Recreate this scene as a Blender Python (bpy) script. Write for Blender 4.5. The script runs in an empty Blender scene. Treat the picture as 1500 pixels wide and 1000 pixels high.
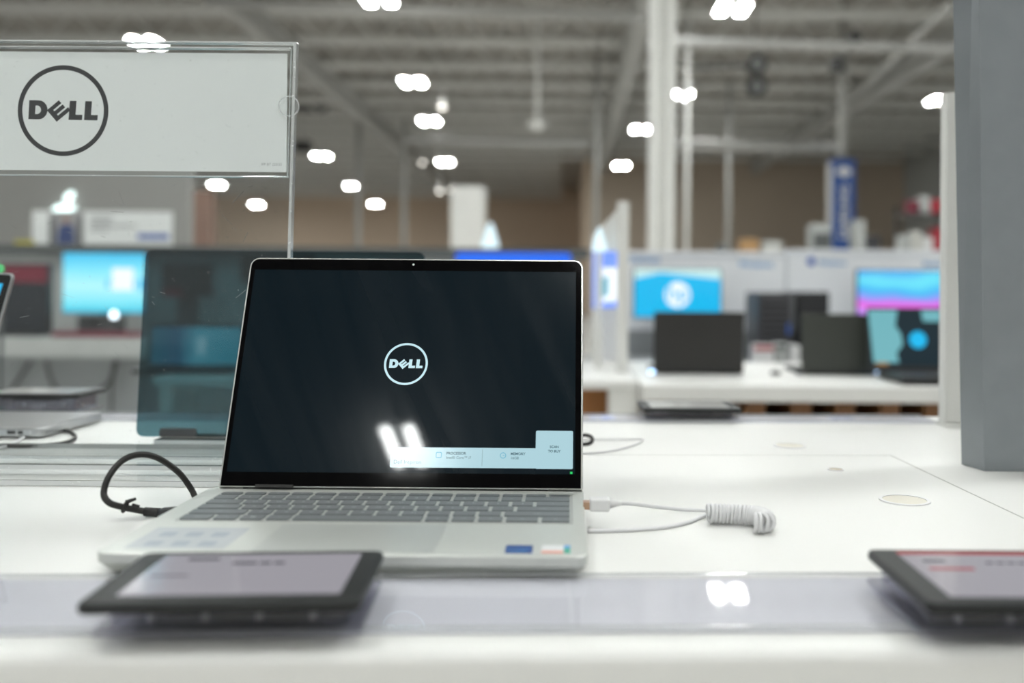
import bpy, math, random
from mathutils import Vector, Matrix
random.seed(7)
PI = math.pi

# ------------------------------------------------------------------ camera, world, exposure
F = 1400.0            # focal length in pixels of the 1500x1000 frame
VX, VY = 833.0, 422.0 # vanishing point of the depth direction (principal point, by lens shift)
ROLL = 0.008
CAMZ = 1.10           # lens height above the floor
sc = bpy.context.scene
C = sc.collection
cd = bpy.data.cameras.new('camera')
cam = bpy.data.objects.new('camera', cd); C.objects.link(cam)
cd.sensor_fit = 'HORIZONTAL'; cd.sensor_width = 36.0; cd.lens = 36.0 * F / 1500.0
cd.shift_x = -(VX - 750.0) / 1500.0
cd.shift_y = (VY - 500.0) / 1500.0
cd.clip_start = 0.02; cd.clip_end = 300
cd.dof.use_dof = True; cd.dof.focus_distance = 0.875; cd.dof.aperture_fstop = 2.9
cam.matrix_world = Matrix.Translation((0, 0, CAMZ)) @ Matrix.Rotation(PI / 2, 4, 'X') @ Matrix.Rotation(ROLL, 4, 'Z')
sc.camera = cam
sc.view_settings.view_transform = 'Standard'
sc.view_settings.look = 'None'
sc.view_settings.gamma = 1.0
sc.view_settings.use_curve_mapping = False
sc.view_settings.exposure = 0.0
w = bpy.data.worlds.new('store_air'); sc.world = w; w.use_nodes = True
w.node_tree.nodes['Background'].inputs[0].default_value = (0.93, 0.95, 0.93, 1)
w.node_tree.nodes['Background'].inputs[1].default_value = 0.75
LAMP = 155.0           # brightness of every high-bay lens panel
sc.cycles.max_bounces = 8
sc.cycles.transparent_max_bounces = 16
sc.cycles.use_denoising = True
sc.cycles.caustics_reflective = False
sc.cycles.caustics_refractive = False
sc.cycles.sample_clamp_indirect = 6.0

cr, sr = math.cos(ROLL), math.sin(ROLL)
def ray(px, py):
    u, v = (px - VX) / F, (VY - py) / F
    return cr * u - sr * v, sr * u + cr * v
def P(px, py, Y):                    # point on the ray through a pixel at distance Y
    x, z = ray(px, py); return Vector((x * Y, Y, CAMZ + z * Y))
def G(px, py, h):                    # point on the ray at height h above the floor
    x, z = ray(px, py); Y = (h - CAMZ) / z; return Vector((x * Y, Y, h))

# ------------------------------------------------------------------ materials
def nt(name):
    m = bpy.data.materials.new(name); m.use_nodes = True
    return m, m.node_tree.nodes, m.node_tree.links, m.node_tree.nodes['Principled BSDF']
def mat(name, col, rough=0.5, metal=0.0, var=0.05, scale=8.0, bump=0.0, spec=0.5, coat=0.0, rvar=0.0):
    m, N, L, b = nt(name)
    b.inputs['Metallic'].default_value = metal
    b.inputs['Roughness'].default_value = rough
    b.inputs['Specular IOR Level'].default_value = spec
    b.inputs['Coat Weight'].default_value = coat
    b.inputs['Coat Roughness'].default_value = 0.04
    tc = N.new('ShaderNodeTexCoord'); no = N.new('ShaderNodeTexNoise')
    no.inputs['Scale'].default_value = scale; no.inputs['Detail'].default_value = 4
    L.new(tc.outputs['Object'], no.inputs['Vector'])
    cr_ = N.new('ShaderNodeValToRGB')
    cr_.color_ramp.elements[0].position = 0.3; cr_.color_ramp.elements[1].position = 0.7
    cr_.color_ramp.elements[0].color = tuple(max(0, c * (1 - var)) for c in col[:3]) + (1,)
    cr_.color_ramp.elements[1].color = tuple(min(1, c * (1 + var)) for c in col[:3]) + (1,)
    L.new(no.outputs['Fac'], cr_.inputs['Fac']); L.new(cr_.outputs['Color'], b.inputs['Base Color'])
    if rvar:
        mr = N.new('ShaderNodeMapRange')
        mr.inputs['From Min'].default_value = 0.35; mr.inputs['From Max'].default_value = 0.7
        mr.inputs['To Min'].default_value = rough; mr.inputs['To Max'].default_value = rough + rvar
        L.new(no.outputs['Fac'], mr.inputs['Value']); L.new(mr.outputs['Result'], b.inputs['Roughness'])
    if bump:
        bp = N.new('ShaderNodeBump'); bp.inputs['Strength'].default_value = bump; bp.inputs['Distance'].default_value = 0.002
        L.new(no.outputs['Fac'], bp.inputs['Height']); L.new(bp.outputs['Normal'], b.inputs['Normal'])
    return m
def emit(name, col, s=1.0, rough=0.15, base=(0.01, 0.01, 0.012)):
    m, N, L, b = nt(name)
    b.inputs['Base Color'].default_value = tuple(base) + (1,)
    b.inputs['Roughness'].default_value = rough
    b.inputs['Emission Color'].default_value = tuple(col) + (1,)
    b.inputs['Emission Strength'].default_value = s
    return m
def clear(name, tint=(0.97, 0.98, 0.98), rough=0.02, spec_max=1.0, haze=0.0):
    m = bpy.data.materials.new(name); m.use_nodes = True
    N, L = m.node_tree.nodes, m.node_tree.links
    N.remove(N['Principled BSDF'])
    tr = N.new('ShaderNodeBsdfTransparent'); tr.inputs[0].default_value = tuple(tint) + (1,)
    gl = N.new('ShaderNodeBsdfGlossy'); gl.inputs['Roughness'].default_value = rough
    fr = N.new('ShaderNodeFresnel'); fr.inputs['IOR'].default_value = 1.45
    mu = N.new('ShaderNodeMath'); mu.operation = 'MULTIPLY'; mu.inputs[1].default_value = spec_max
    mx = N.new('ShaderNodeMixShader')
    ge = N.new('ShaderNodeNewGeometry'); fb = N.new('ShaderNodeMath'); fb.operation = 'SUBTRACT'; fb.inputs[0].default_value = 1.0
    L.new(ge.outputs['Backfacing'], fb.inputs[1])
    m3 = N.new('ShaderNodeMath'); m3.operation = 'MULTIPLY'; m3.use_clamp = True
    L.new(fr.outputs[0], mu.inputs[0]); L.new(mu.outputs[0], m3.inputs[0]); L.new(fb.outputs[0], m3.inputs[1]); L.new(m3.outputs[0], mx.inputs[0])
    L.new(gl.outputs[0], mx.inputs[2])
    if haze:                          # diffuse white for scratches and dust, and for painted-in brightness of edges
        df = N.new('ShaderNodeBsdfDiffuse'); df.inputs[0].default_value = (0.8, 0.82, 0.82, 1)
        tc = N.new('ShaderNodeTexCoord'); no = N.new('ShaderNodeTexNoise'); no.inputs['Scale'].default_value = 260
        no.inputs['Detail'].default_value = 2
        no2 = N.new('ShaderNodeTexNoise'); no2.inputs['Scale'].default_value = 5
        L.new(tc.outputs['Object'], no.inputs['Vector']); L.new(tc.outputs['Object'], no2.inputs['Vector'])
        mr = N.new('ShaderNodeMapRange'); mr.inputs['From Min'].default_value = 0.68; mr.inputs['From Max'].default_value = 0.76
        mr.inputs['To Min'].default_value = haze * 0.25; mr.inputs['To Max'].default_value = haze * 4
        L.new(no.outputs['Fac'], mr.inputs['Value'])
        mm = N.new('ShaderNodeMath'); mm.operation = 'MULTIPLY'
        L.new(mr.outputs[0], mm.inputs[0]); L.new(no2.outputs['Fac'], mm.inputs[1])
        m2 = N.new('ShaderNodeMixShader')
        L.new(mm.outputs[0], m2.inputs[0]); L.new(tr.outputs[0], m2.inputs[1]); L.new(df.outputs[0], m2.inputs[2])
        L.new(m2.outputs[0], mx.inputs[1])
    else:
        L.new(tr.outputs[0], mx.inputs[1])
    L.new(mx.outputs[0], N['Material Output'].inputs[0])
    return m
def glass(name, col=(0.95, 0.96, 0.97), rough=0.03):
    m, N, L, b = nt(name)
    b.inputs['Base Color'].default_value = tuple(col) + (1,)
    b.inputs['Roughness'].default_value = rough
    b.inputs['Transmission Weight'].default_value = 1.0
    b.inputs['IOR'].default_value = 1.45
    return m
def ramp_screen(name, stops, s=1.0, axis='X', distort=0.0, scale=1.0, rough=0.15):
    m, N, L, b = nt(name)
    b.inputs['Base Color'].default_value = (0.01, 0.01, 0.01, 1); b.inputs['Roughness'].default_value = rough
    tc = N.new('ShaderNodeTexCoord'); sx = N.new('ShaderNodeSeparateXYZ')
    src = tc.outputs['Generated']
    if distort:
        wv = N.new('ShaderNodeTexNoise'); wv.inputs['Scale'].default_value = scale; wv.inputs['Detail'].default_value = 1
        L.new(src, wv.inputs['Vector'])
        vm = N.new('ShaderNodeVectorMath'); vm.operation = 'MULTIPLY_ADD'
        vm.inputs[1].default_value = (distort,) * 3
        L.new(wv.outputs['Color'], vm.inputs[0]); L.new(src, vm.inputs[2])
        v2 = N.new('ShaderNodeVectorMath'); v2.operation = 'SUBTRACT'; v2.inputs[1].default_value = (distort * 0.5,) * 3
        L.new(vm.outputs[0], v2.inputs[0]); src = v2.outputs[0]
    L.new(src, sx.inputs[0])
    r = N.new('ShaderNodeValToRGB')
    while len(r.color_ramp.elements) < len(stops): r.color_ramp.elements.new(0.5)
    for e, (p, c) in zip(r.color_ramp.elements, stops): e.position = p; e.color = tuple(c) + (1,)
    L.new(sx.outputs[axis], r.inputs['Fac']); L.new(r.outputs[0], b.inputs['Emission Color'])
    b.inputs['Emission Strength'].default_value = s
    return m

M = {}
M['white_top'] = mat('white_laminate', (0.86, 0.86, 0.835), 0.32, var=0.012, scale=3, rvar=0.12)
M['edge_band'] = mat('pale_grey_edge_band', (0.66, 0.66, 0.62), 0.4, var=0.02)
M['white_paint'] = mat('white_painted_metal', (0.82, 0.82, 0.79), 0.4, var=0.02)
M['white_panel'] = mat('white_backdrop_board', (0.90, 0.925, 0.965), 0.5, var=0.02, scale=2)
M['grey_panel'] = mat('grey_fixture_board', (0.33, 0.35, 0.36), 0.5, var=0.04, scale=2)
M['dark_panel'] = mat('dark_grey_metal', (0.10, 0.11, 0.11), 0.5, var=0.06)
M['grey_post'] = mat('grey_powder_coat', (0.235, 0.255, 0.27), 0.28, metal=0.35, var=0.04, scale=30, bump=0.08, rvar=0.1)
M['card'] = mat('sign_card', (0.95, 0.97, 0.96), 0.6, var=0.01, scale=4)
M['ink'] = mat('charcoal_print', (0.035, 0.035, 0.037), 0.5, var=0.03)
M['ink_grey'] = mat('grey_print', (0.45, 0.46, 0.46), 0.6)
M['acrylic'] = clear('clear_acrylic_sheet', haze=0.04, spec_max=0.75)
M['acrylic_edge'] = clear('acrylic_painted_bright_edge', (0.94, 0.97, 0.96), 0.10, 3.0, haze=6.0)  # diffuse white painted in for the light refracted out of clear edges
M['acrylic_solid'] = clear('clear_acrylic_block', (0.86, 0.86, 0.90), 0.05, 1.5, haze=0.14)
M['scratch'] = clear('pale_scratch', (0.85, 0.87, 0.87), 0.3, 0.5, haze=2.2)
M['tinted'] = clear('dark_teal_tinted_sheet', (0.27, 0.42, 0.46), 0.04, 0.8)
M['strip_label'] = mat('lavender_grey_label', (0.70, 0.705, 0.745), 0.35, var=0.02, scale=3)
M['strip_clear'] = mat('glossy_channel_cover', (0.56, 0.57, 0.62), 0.10, var=0.02, coat=1.0)
M['alu'] = mat('silver_laptop_aluminium', (0.66, 0.68, 0.645), 0.38, metal=0.3, var=0.015, scale=200)
M['alu_edge'] = mat('polished_laptop_edge', (0.80, 0.81, 0.80), 0.22, metal=0.6, var=0.01)
M['key'] = mat('grey_keycap', (0.175, 0.192, 0.20), 0.5, var=0.03)
M['legend'] = mat('keycap_legend', (0.42, 0.45, 0.46), 0.5)
M['keywell'] = mat('keyboard_tray', (0.50, 0.51, 0.49), 0.45, metal=0.3)
M['touchpad'] = mat('touchpad_surface', (0.58, 0.60, 0.575), 0.3, metal=0.25, var=0.01)
M['bezel'] = mat('gloss_black_bezel', (0.002, 0.002, 0.0025), 0.06, var=0.0, spec=0.12)
M['rubber'] = mat('black_rubber', (0.018, 0.017, 0.016), 0.5)
M['black_plastic'] = mat('black_plastic', (0.022, 0.024, 0.025), 0.35, var=0.1)
M['device_black'] = mat('black_device_shell', (0.016, 0.018, 0.018), 0.42, var=0.1, spec=0.3)
M['charcoal_lid'] = mat('charcoal_laptop_lid', (0.018, 0.017, 0.0155), 0.5)
M['olive_lid'] = mat('olive_grey_laptop_lid', (0.040, 0.045, 0.038), 0.45)
M['tower'] = mat('dark_computer_case', (0.05, 0.05, 0.055), 0.4)
M['tower_face'] = mat('black_case_face', (0.012, 0.013, 0.015), 0.25)
M['white_cable'] = mat('white_cable', (0.80, 0.80, 0.81), 0.35, var=0.01)
M['white_plastic'] = mat('white_plastic', (0.84, 0.84, 0.84), 0.3, var=0.01)
M['brass'] = mat('plug_metal', (0.55, 0.36, 0.25), 0.3, metal=1.0)
M['silver'] = mat('silver_metal', (0.62, 0.63, 0.64), 0.3, metal=0.9)
M['brown_wall'] = mat('brown_painted_block', (0.55, 0.46, 0.365), 0.8, var=0.06, scale=0.15)
M['brown_wall_lit'] = mat('brown_block_lit_tone', (0.74, 0.60, 0.465), 0.8, var=0.06, scale=0.12)  # the brown wall colour, painted lighter where that wall is lit more
M['grey_wall'] = mat('warm_grey_partition', (0.34, 0.335, 0.32), 0.7, var=0.03, scale=0.6)
M['pale_wall'] = mat('pale_grey_wall', (0.48, 0.50, 0.49), 0.7, var=0.03)
M['floor'] = mat('polished_store_floor', (0.72, 0.70, 0.66), 0.35, var=0.08, scale=1.5)
M['deck'] = mat('galvanised_roof_deck', (0.50, 0.48, 0.445), 0.55, var=0.2, scale=0.5)
M['joist'] = mat('off_white_joist_paint', (0.80, 0.80, 0.77), 0.55, var=0.08)
M['dull'] = mat('dull_grey_paint', (0.50, 0.50, 0.48), 0.6, var=0.06)
M['steel'] = mat('off_white_steel_paint', (0.88, 0.88, 0.85), 0.5, var=0.03)
M['duct'] = mat('dark_duct', (0.05, 0.05, 0.05), 0.6)
M['orange_column'] = mat('rust_orange_paint', (0.26, 0.155, 0.115), 0.6)
M['brown_box'] = mat('brown_wood_cabinet', (0.19, 0.085, 0.03), 0.5, var=0.15, scale=12)
M['dark_void'] = mat('dark_cabinet_board', (0.012, 0.011, 0.011), 0.6)
M['blue_sign'] = mat('deep_blue_sign', (0.008, 0.075, 0.33), 0.35, var=0.03)
M['cardboard'] = mat('tan_cardboard', (0.48, 0.29, 0.13), 0.8)
M['red_pack'] = mat('red_packaging', (0.42, 0.03, 0.05), 0.5)
M['maroon'] = mat('maroon_trim', (0.18, 0.02, 0.04), 0.5)
M['blue_print'] = mat('blue_print', (0.03, 0.12, 0.48), 0.5)
M['pale_blue_print'] = mat('pale_blue_print', (0.16, 0.38, 0.68), 0.5)
M['pink_print'] = mat('salmon_print', (0.80, 0.38, 0.30), 0.5)
M['green_print'] = mat('green_print', (0.05, 0.40, 0.28), 0.5)
M['skin_print'] = mat('warm_photo_print', (0.42, 0.27, 0.21), 0.6)
M['film'] = mat('translucent_film_sticker', (0.50, 0.53, 0.55), 0.4, var=0.05)
M['seam'] = mat('painted_seam_shadow', (0.52, 0.52, 0.49), 0.6)  # flat grey painted in for the faint shadow line of the joint
M['ivory'] = mat('ivory_plastic', (0.76, 0.73, 0.64), 0.45)
M['tan_plug'] = mat('beige_plug', (0.56, 0.50, 0.40), 0.5)
M['yellow'] = mat('yellow_tag', (0.55, 0.48, 0.05), 0.6)
M['e_lamp'] = emit('lamp_lens', (0.97, 1.0, 0.985), LAMP)
M['e_spot'] = emit('spot_lens', (1.0, 0.95, 0.86), 7.0)
M['e_logo'] = emit('screen_pale_blue', (0.58, 0.83, 0.90), 0.95)
M['e_bar'] = emit('screen_bar_pale_blue', (0.48, 0.74, 0.82), 0.85)
M['e_text'] = emit('screen_dark_text', (0.03, 0.09, 0.12), 1.0)
M['e_cyan_line'] = emit('screen_cyan_line', (0.10, 0.50, 0.72), 0.8)
M['e_green'] = emit('green_indicator', (0.02, 0.75, 0.15), 0.9)
M['e_display'] = None
M['e_price'] = emit('price_screen_lavender', (0.52, 0.50, 0.55), 0.62, 0.12)
M['e_price_grey'] = emit('price_screen_grey', (0.50, 0.52, 0.50), 0.55, 0.12)
M['e_dark_ink'] = emit('price_screen_ink', (0.04, 0.04, 0.05), 0.8)
M['e_red'] = emit('price_screen_red', (0.50, 0.06, 0.06), 0.7)
M['e_blue'] = emit('blue_display', (0.01, 0.15, 0.95), 1.0)
M['e_sky'] = emit('sky_blue_display', (0.0, 0.49, 0.88), 1.0)
M['e_pale'] = emit('pale_display', (0.60, 0.88, 0.88), 1.0)
M['e_white'] = emit('white_display', (0.92, 0.97, 1.0), 1.1)
M['e_cone'] = emit('white_lit_plastic', (0.70, 0.88, 0.95), 1.3)
M['e_fruit'] = emit('white_lit_emblem', (0.80, 0.97, 0.95), 3.0)
M['e_puck'] = emit('puck_light', (0.45, 0.68, 1.0), 5.0)
M['e_peri'] = emit('periwinkle_display', (0.20, 0.35, 0.98), 1.0)
M['e_teal'] = emit('teal_display', (0.16, 0.45, 0.50), 1.0)
M['e_darkpic'] = emit('dark_picture', (0.008, 0.022, 0.03), 1.0, 0.5)
M['e_darkpic'].node_tree.nodes['Principled BSDF'].inputs['Specular IOR Level'].default_value = 0.15
M['e_orange'] = emit('orange_picture', (0.45, 0.22, 0.05), 0.9)
M['e_cyan'] = ramp_screen('cyan_picture', [(0, (0.02, 0.42, 0.62)), (0.12, (0.14, 0.72, 0.86)), (0.45, (0.42, 0.87, 0.95)), (0.72, (0.20, 0.75, 0.92)), (1, (0.02, 0.48, 0.80))], 1.15, 'Z', 0.12, 2.0)
M['e_cyan2'] = ramp_screen('deep_cyan_picture', [(0, (0.02, 0.30, 0.38)), (0.3, (0.0, 0.22, 0.36)), (0.5, (0.25, 0.75, 0.85)), (1, (0.08, 0.55, 0.65))], 1.0, 'X', 0.15, 2.0)
M['e_grad'] = ramp_screen('wave_gradient_picture', [(0.0, (0.45, 0.25, 0.95)), (0.18, (0.66, 0.30, 0.95)), (0.30, (0.92, 0.06, 0.70)), (0.40, (0.42, 0.28, 0.95)), (0.55, (0.04, 0.45, 0.92)), (0.75, (0.15, 0.82, 0.96)), (1.0, (0.08, 0.45, 0.93))], 1.0, 'Z', 0.45, 1.6)

def lid_display():
    m, N, L, b = nt('near_black_navy_display')
    b.inputs['Base Color'].default_value = (0.003, 0.004, 0.005, 1)
    b.inputs['Emission Color'].default_value = (0.0013, 0.0060, 0.0095, 1); b.inputs['Emission Strength'].default_value = 1.0
    # wiped smears: long diagonal streaks where the surface is a little rougher
    tc = N.new('ShaderNodeTexCoord'); mp = N.new('ShaderNodeMapping'); mp.inputs['Rotation'].default_value = (0, math.radians(27), 0); m2 = N.new('ShaderNodeMapping'); m2.inputs['Scale'].default_value = (34, 1, 2.2)
    no = N.new('ShaderNodeTexNoise'); no.inputs['Scale'].default_value = 1.0; no.inputs['Detail'].default_value = 2
    L.new(tc.outputs['Object'], mp.inputs['Vector']); L.new(mp.outputs[0], m2.inputs['Vector']); L.new(m2.outputs[0], no.inputs['Vector'])
    mr = N.new('ShaderNodeMapRange'); mr.inputs['From Min'].default_value = 0.42; mr.inputs['From Max'].default_value = 0.72
    mr.inputs['To Min'].default_value = 0.16; mr.inputs['To Max'].default_value = 0.32; mr.interpolation_type = 'SMOOTHSTEP'
    L.new(no.outputs['Fac'], mr.inputs['Value']); L.new(mr.outputs[0], b.inputs['Roughness'])
    b.inputs['Specular IOR Level'].default_value = 0.055
    b.inputs['Coat Weight'].default_value = 0.34; b.inputs['Coat Roughness'].default_value = 0.03
    return m
M['e_display'] = lid_display()

# ------------------------------------------------------------------ mesh helpers
class MB:
    def __init__(s): s.v, s.f, s.mi = [], [], []
    def add(s, vs, fs, mi=0):
        b = len(s.v); s.v += [tuple(v) for v in vs]; s.f += [tuple(i + b for i in f) for f in fs]; s.mi += [mi] * len(fs); return s
    def box(s, x0, x1, y0, y1, z0, z1, mi=0, T=None):
        vs = [Vector((x, y, z)) for z in (z0, z1) for x, y in ((x0, y0), (x1, y0), (x1, y1), (x0, y1))]
        if T: vs = [T @ v for v in vs]
        return s.add(vs, [(3, 2, 1, 0), (4, 5, 6, 7), (0, 1, 5, 4), (1, 2, 6, 5), (2, 3, 7, 6), (3, 0, 4, 7)], mi)
    def prism(s, poly, a, b, T=None, mi=0):   # poly in local xy, extruded a..b along local z, then T
        n = len(poly)
        vs = [Vector((x, y, a)) for x, y in poly] + [Vector((x, y, b)) for x, y in poly]
        if T: vs = [T @ v for v in vs]
        fs = [tuple(range(n - 1, -1, -1)), tuple(range(n, 2 * n))] + [(i, (i + 1) % n, n + (i + 1) % n, n + i) for i in range(n)]
        return s.add(vs, fs, mi)
    def ring(s, outer, inner, a, b, T=None, mi=0):
        n = len(outer)
        vs = [Vector((p[0], p[1], h)) for h in (a, b) for lp in (outer, inner) for p in lp]
        if T: vs = [T @ v for v in vs]
        fs = []
        for i in range(n):
            j = (i + 1) % n
            fs += [(i, n + i, n + j, j), (2 * n + i, 2 * n + j, 3 * n + j, 3 * n + i),
                   (i, j, 2 * n + j, 2 * n + i), (n + i, 3 * n + i, 3 * n + j, n + j)]
        return s.add(vs, fs, mi)
    def tube(s, pts, r, n=10, mi=0, closed=False):
        pts = [Vector(p) for p in pts]; m = len(pts); vs = []
        up = Vector((0.13, 0.21, 0.97)); prev = None
        for i, p in enumerate(pts):
            t = (pts[min(i + 1, m - 1)] - pts[max(i - 1, 0)]).normalized()
            if prev is None:
                a = t.cross(up); a = a if a.length > 1e-3 else t.cross(Vector((1, 0, 0))); a.normalize()
            else:
                a = (prev - t * prev.dot(t)).normalized()
            prev = a; b = t.cross(a)
            rr = r[i] if isinstance(r, (list, tuple)) else r
            vs += [p + (a * math.cos(2 * PI * k / n) + b * math.sin(2 * PI * k / n)) * rr for k in range(n)]
        fs = [(i * n + k, i * n + (k + 1) % n, (i + 1) * n + (k + 1) % n, (i + 1) * n + k) for i in range(m - 1) for k in range(n)]
        fs += [tuple(range(n - 1, -1, -1)), tuple((m - 1) * n + k for k in range(n))]
        return s.add(vs, fs, mi)
    def lathe(s, prof, c=(0, 0, 0), n=24, mi=0, T=None):  # prof: (r,z)
        vs = [Vector((c[0] + r * math.cos(2 * PI * k / n), c[1] + r * math.sin(2 * PI * k / n), c[2] + z)) for r, z in prof for k in range(n)]
        if T: vs = [T @ v for v in vs]
        m = len(prof)
        fs = [(i * n + k, i * n + (k + 1) % n, (i + 1) * n + (k + 1) % n, (i + 1) * n + k) for i in range(m - 1) for k in range(n)]
        fs += [tuple(range(n - 1, -1, -1)), tuple((m - 1) * n + k for k in range(n))]
        return s.add(vs, fs, mi)
    def build(s, name, m, parent=None, bevel=0.0, smooth=False, seg=2):
        me = bpy.data.meshes.new(name); me.from_pydata(s.v, [], s.f); me.update()
        for x in (m if isinstance(m, (list, tuple)) else [m]): me.materials.append(x)
        me.polygons.foreach_set('material_index', s.mi)
        if smooth: me.polygons.foreach_set('use_smooth', [True] * len(s.f))
        o = bpy.data.objects.new(name, me); C.objects.link(o)
        if parent: o.parent = parent
        if bevel:
            md = o.modifiers.new('soft_edge', 'BEVEL'); md.width = bevel; md.segments = seg; md.limit_method = 'ANGLE'
        return o
def box(name, m, x0, x1, y0, y1, z0, z1, parent=None, bevel=0.0, **k):
    return MB().box(x0, x1, y0, y1, z0, z1).build(name, m, parent, bevel, **k)
def rrect(x0, x1, y0, y1, r, n=6):
    out = []
    for cx, cy, a in ((x1 - r, y1 - r, 0), (x0 + r, y1 - r, 90), (x0 + r, y0 + r, 180), (x1 - r, y0 + r, 270)):
        for k in range(n + 1):
            t = math.radians(a + 90 * k / n); out.append((cx + r * math.cos(t), cy + r * math.sin(t)))
    return out
def rrect2(x0, x1, y0, y1, rt, rb, n=6):
    out = []
    for cx, cy, a, r in ((x1 - rt, y1 - rt, 0, rt), (x0 + rt, y1 - rt, 90, rt), (x0 + rb, y0 + rb, 180, rb), (x1 - rb, y0 + rb, 270, rb)):
        for k in range(n + 1):
            t = math.radians(a + 90 * k / n); out.append((cx + r * math.cos(t), cy + r * math.sin(t)))
    return out
def circ(cx, cy, r, n=64): return [(cx + r * math.cos(2 * PI * k / n), cy + r * math.sin(2 * PI * k / n)) for k in range(n)]
def smoothpath(pts, n=8):
    pts = [Vector(p) for p in pts]; out = []
    for i in range(len(pts) - 1):
        p0, p1, p2, p3 = pts[max(i - 1, 0)], pts[i], pts[i + 1], pts[min(i + 2, len(pts) - 1)]
        for k in range(n):
            t = k / n
            out.append(0.5 * (2 * p1 + (p2 - p0) * t + (2 * p0 - 5 * p1 + 4 * p2 - p3) * t * t + (3 * p1 - p0 - 3 * p2 + p3) * t ** 3))
    return out + [pts[-1]]
UPR = Matrix.Rotation(PI / 2, 4, 'X')      # local xy -> upright facing -y (local z -> -y)
def thing(name, label, cat, loc=(0, 0, 0), rz=0, group=None):
    o = bpy.data.objects.new(name, None); C.objects.link(o); o.empty_display_size = 0.05
    o.location = loc; o.rotation_euler = (0, 0, rz); o['label'] = label; o['category'] = cat
    if group: o['group'] = group
    return o
def tag(o, label, cat, group=None, kind=None):
    o['label'] = label; o['category'] = cat
    if group: o['group'] = group
    if kind: o['kind'] = kind
    return o
def struct(o): o['kind'] = 'structure'; return o
def copy_tree(o, parent=None):
    c = o.copy(); C.objects.link(c)
    if parent: c.parent = parent
    for ch in list(o.children): copy_tree(ch, c)
    return c
_tc = {}
def textmesh(txt, size, bold=0.0, align='LEFT', squash=1.0):
    key = (txt, bold, align)
    if key not in _tc:
        cu = bpy.data.curves.new('t', 'FONT'); cu.body = txt; cu.size = 1.0; cu.offset = bold; cu.align_x = align; cu.resolution_u = 3
        ob = bpy.data.objects.new('t', cu); C.objects.link(ob)
        dg = bpy.context.evaluated_depsgraph_get(); dg.update()
        me = ob.evaluated_get(dg).to_mesh()
        _tc[key] = ([v.co.copy() for v in me.vertices], [tuple(p.vertices) for p in me.polygons])
        ob.evaluated_get(dg).to_mesh_clear(); bpy.data.objects.remove(ob); bpy.data.curves.remove(cu)
    vs, fs = _tc[key]
    return [Vector((v.x * size * squash, v.y * size, 0)) for v in vs], fs
def text(mb, txt, size, T, bold=0.0, align='LEFT', mi=0, squash=1.0):
    vs, fs = textmesh(txt, size, bold, align, squash); mb.add([T @ v for v in vs], fs, mi); return mb

# the round wordmark: traced once, in units where the ring radius is 1
def emblem(mb, T, R, a, b):
    k = R / 363.0
    def q(x, y): return ((x - 515) * k, (457 - y) * k)
    mb.ring(circ(0, 0, R, 96), circ(0, 0, R * 0.90, 96), a, b, T)
    outer, inner = [], []
    for i in range(21):                       # the bowl of the D
        t = PI / 2 - PI * i / 20
        outer.append(q(318 + 72 * math.cos(t), 454 - 76 * math.sin(t)))
        inner.append(q(308 + 30 * math.cos(t), 454 - 34 * math.sin(t)))
    outer = [q(243, 378)] + outer + [q(238, 530)]
    inner = [q(294, 420)] + inner + [q(291, 489)]
    mb.ring(outer, inner, a, b, T)
    ca, sa = math.cos(math.radians(41)), math.sin(math.radians(41))
    def e(u, v): return q(386 + u * ca + v * sa, 456 - u * sa + v * ca)
    mb.prism([e(0, 0), e(124, 0), e(124, 31), e(40, 31), e(40, 45), e(126, 45), e(126, 76), e(40, 76), e(40, 90), e(147, 90), e(140, 121), e(0, 121)][::-1], a, b, T)
    for dx in (0, 124):
        mb.prism([q(568 + dx, 378), q(621 + dx, 378), q(615 + dx, 488), q(670 + dx, 488), q(667 + dx, 530), q(560 + dx, 530)][::-1], a, b, T)
    return mb

# ================================================================== THE STORE SHELL
CEIL = CAMZ + 6.0
struct(box('floor', M['floor'], -45, 25, -16, 62, -0.1, 0.0))
# corrugated roof deck, flutes running in depth
mb = MB(); prof = []
x = -46.0
while x < 26:
    prof += [(x, 0.0), (x + 0.14, 0.0), (x + 0.18, 0.12), (x + 0.32, 0.12)]; x += 0.36
vs = [(a, -16, CEIL + b) for a, b in prof] + [(a, 62, CEIL + b) for a, b in prof]
n = len(prof)
mb.add(vs, [(i, i + 1, n + i + 1, n + i) for i in range(n - 1)])
struct(mb.build('ceiling', M['deck']))
struct(box('wall_far', M['brown_wall_lit'], -46, 1.2, 58, 58.4, 0, CEIL + 0.1))
struct(box('wall_back', M['brown_wall'], 0.9, 14.0, 40, 40.4, 0, CEIL + 0.1))
struct(box('wall_return', M['brown_wall_lit'], 0.6, 0.9, 40, 58, 0, CEIL + 0.1))
struct(box('wall_side', M['pale_wall'], 14.0, 14.4, -16, 40.4, 0, CEIL + 0.1))
struct(box('wall_partition', M['grey_wall'], -14, -5.65, 14.2, 14.4, 0, CAMZ + 1.86))

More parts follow.
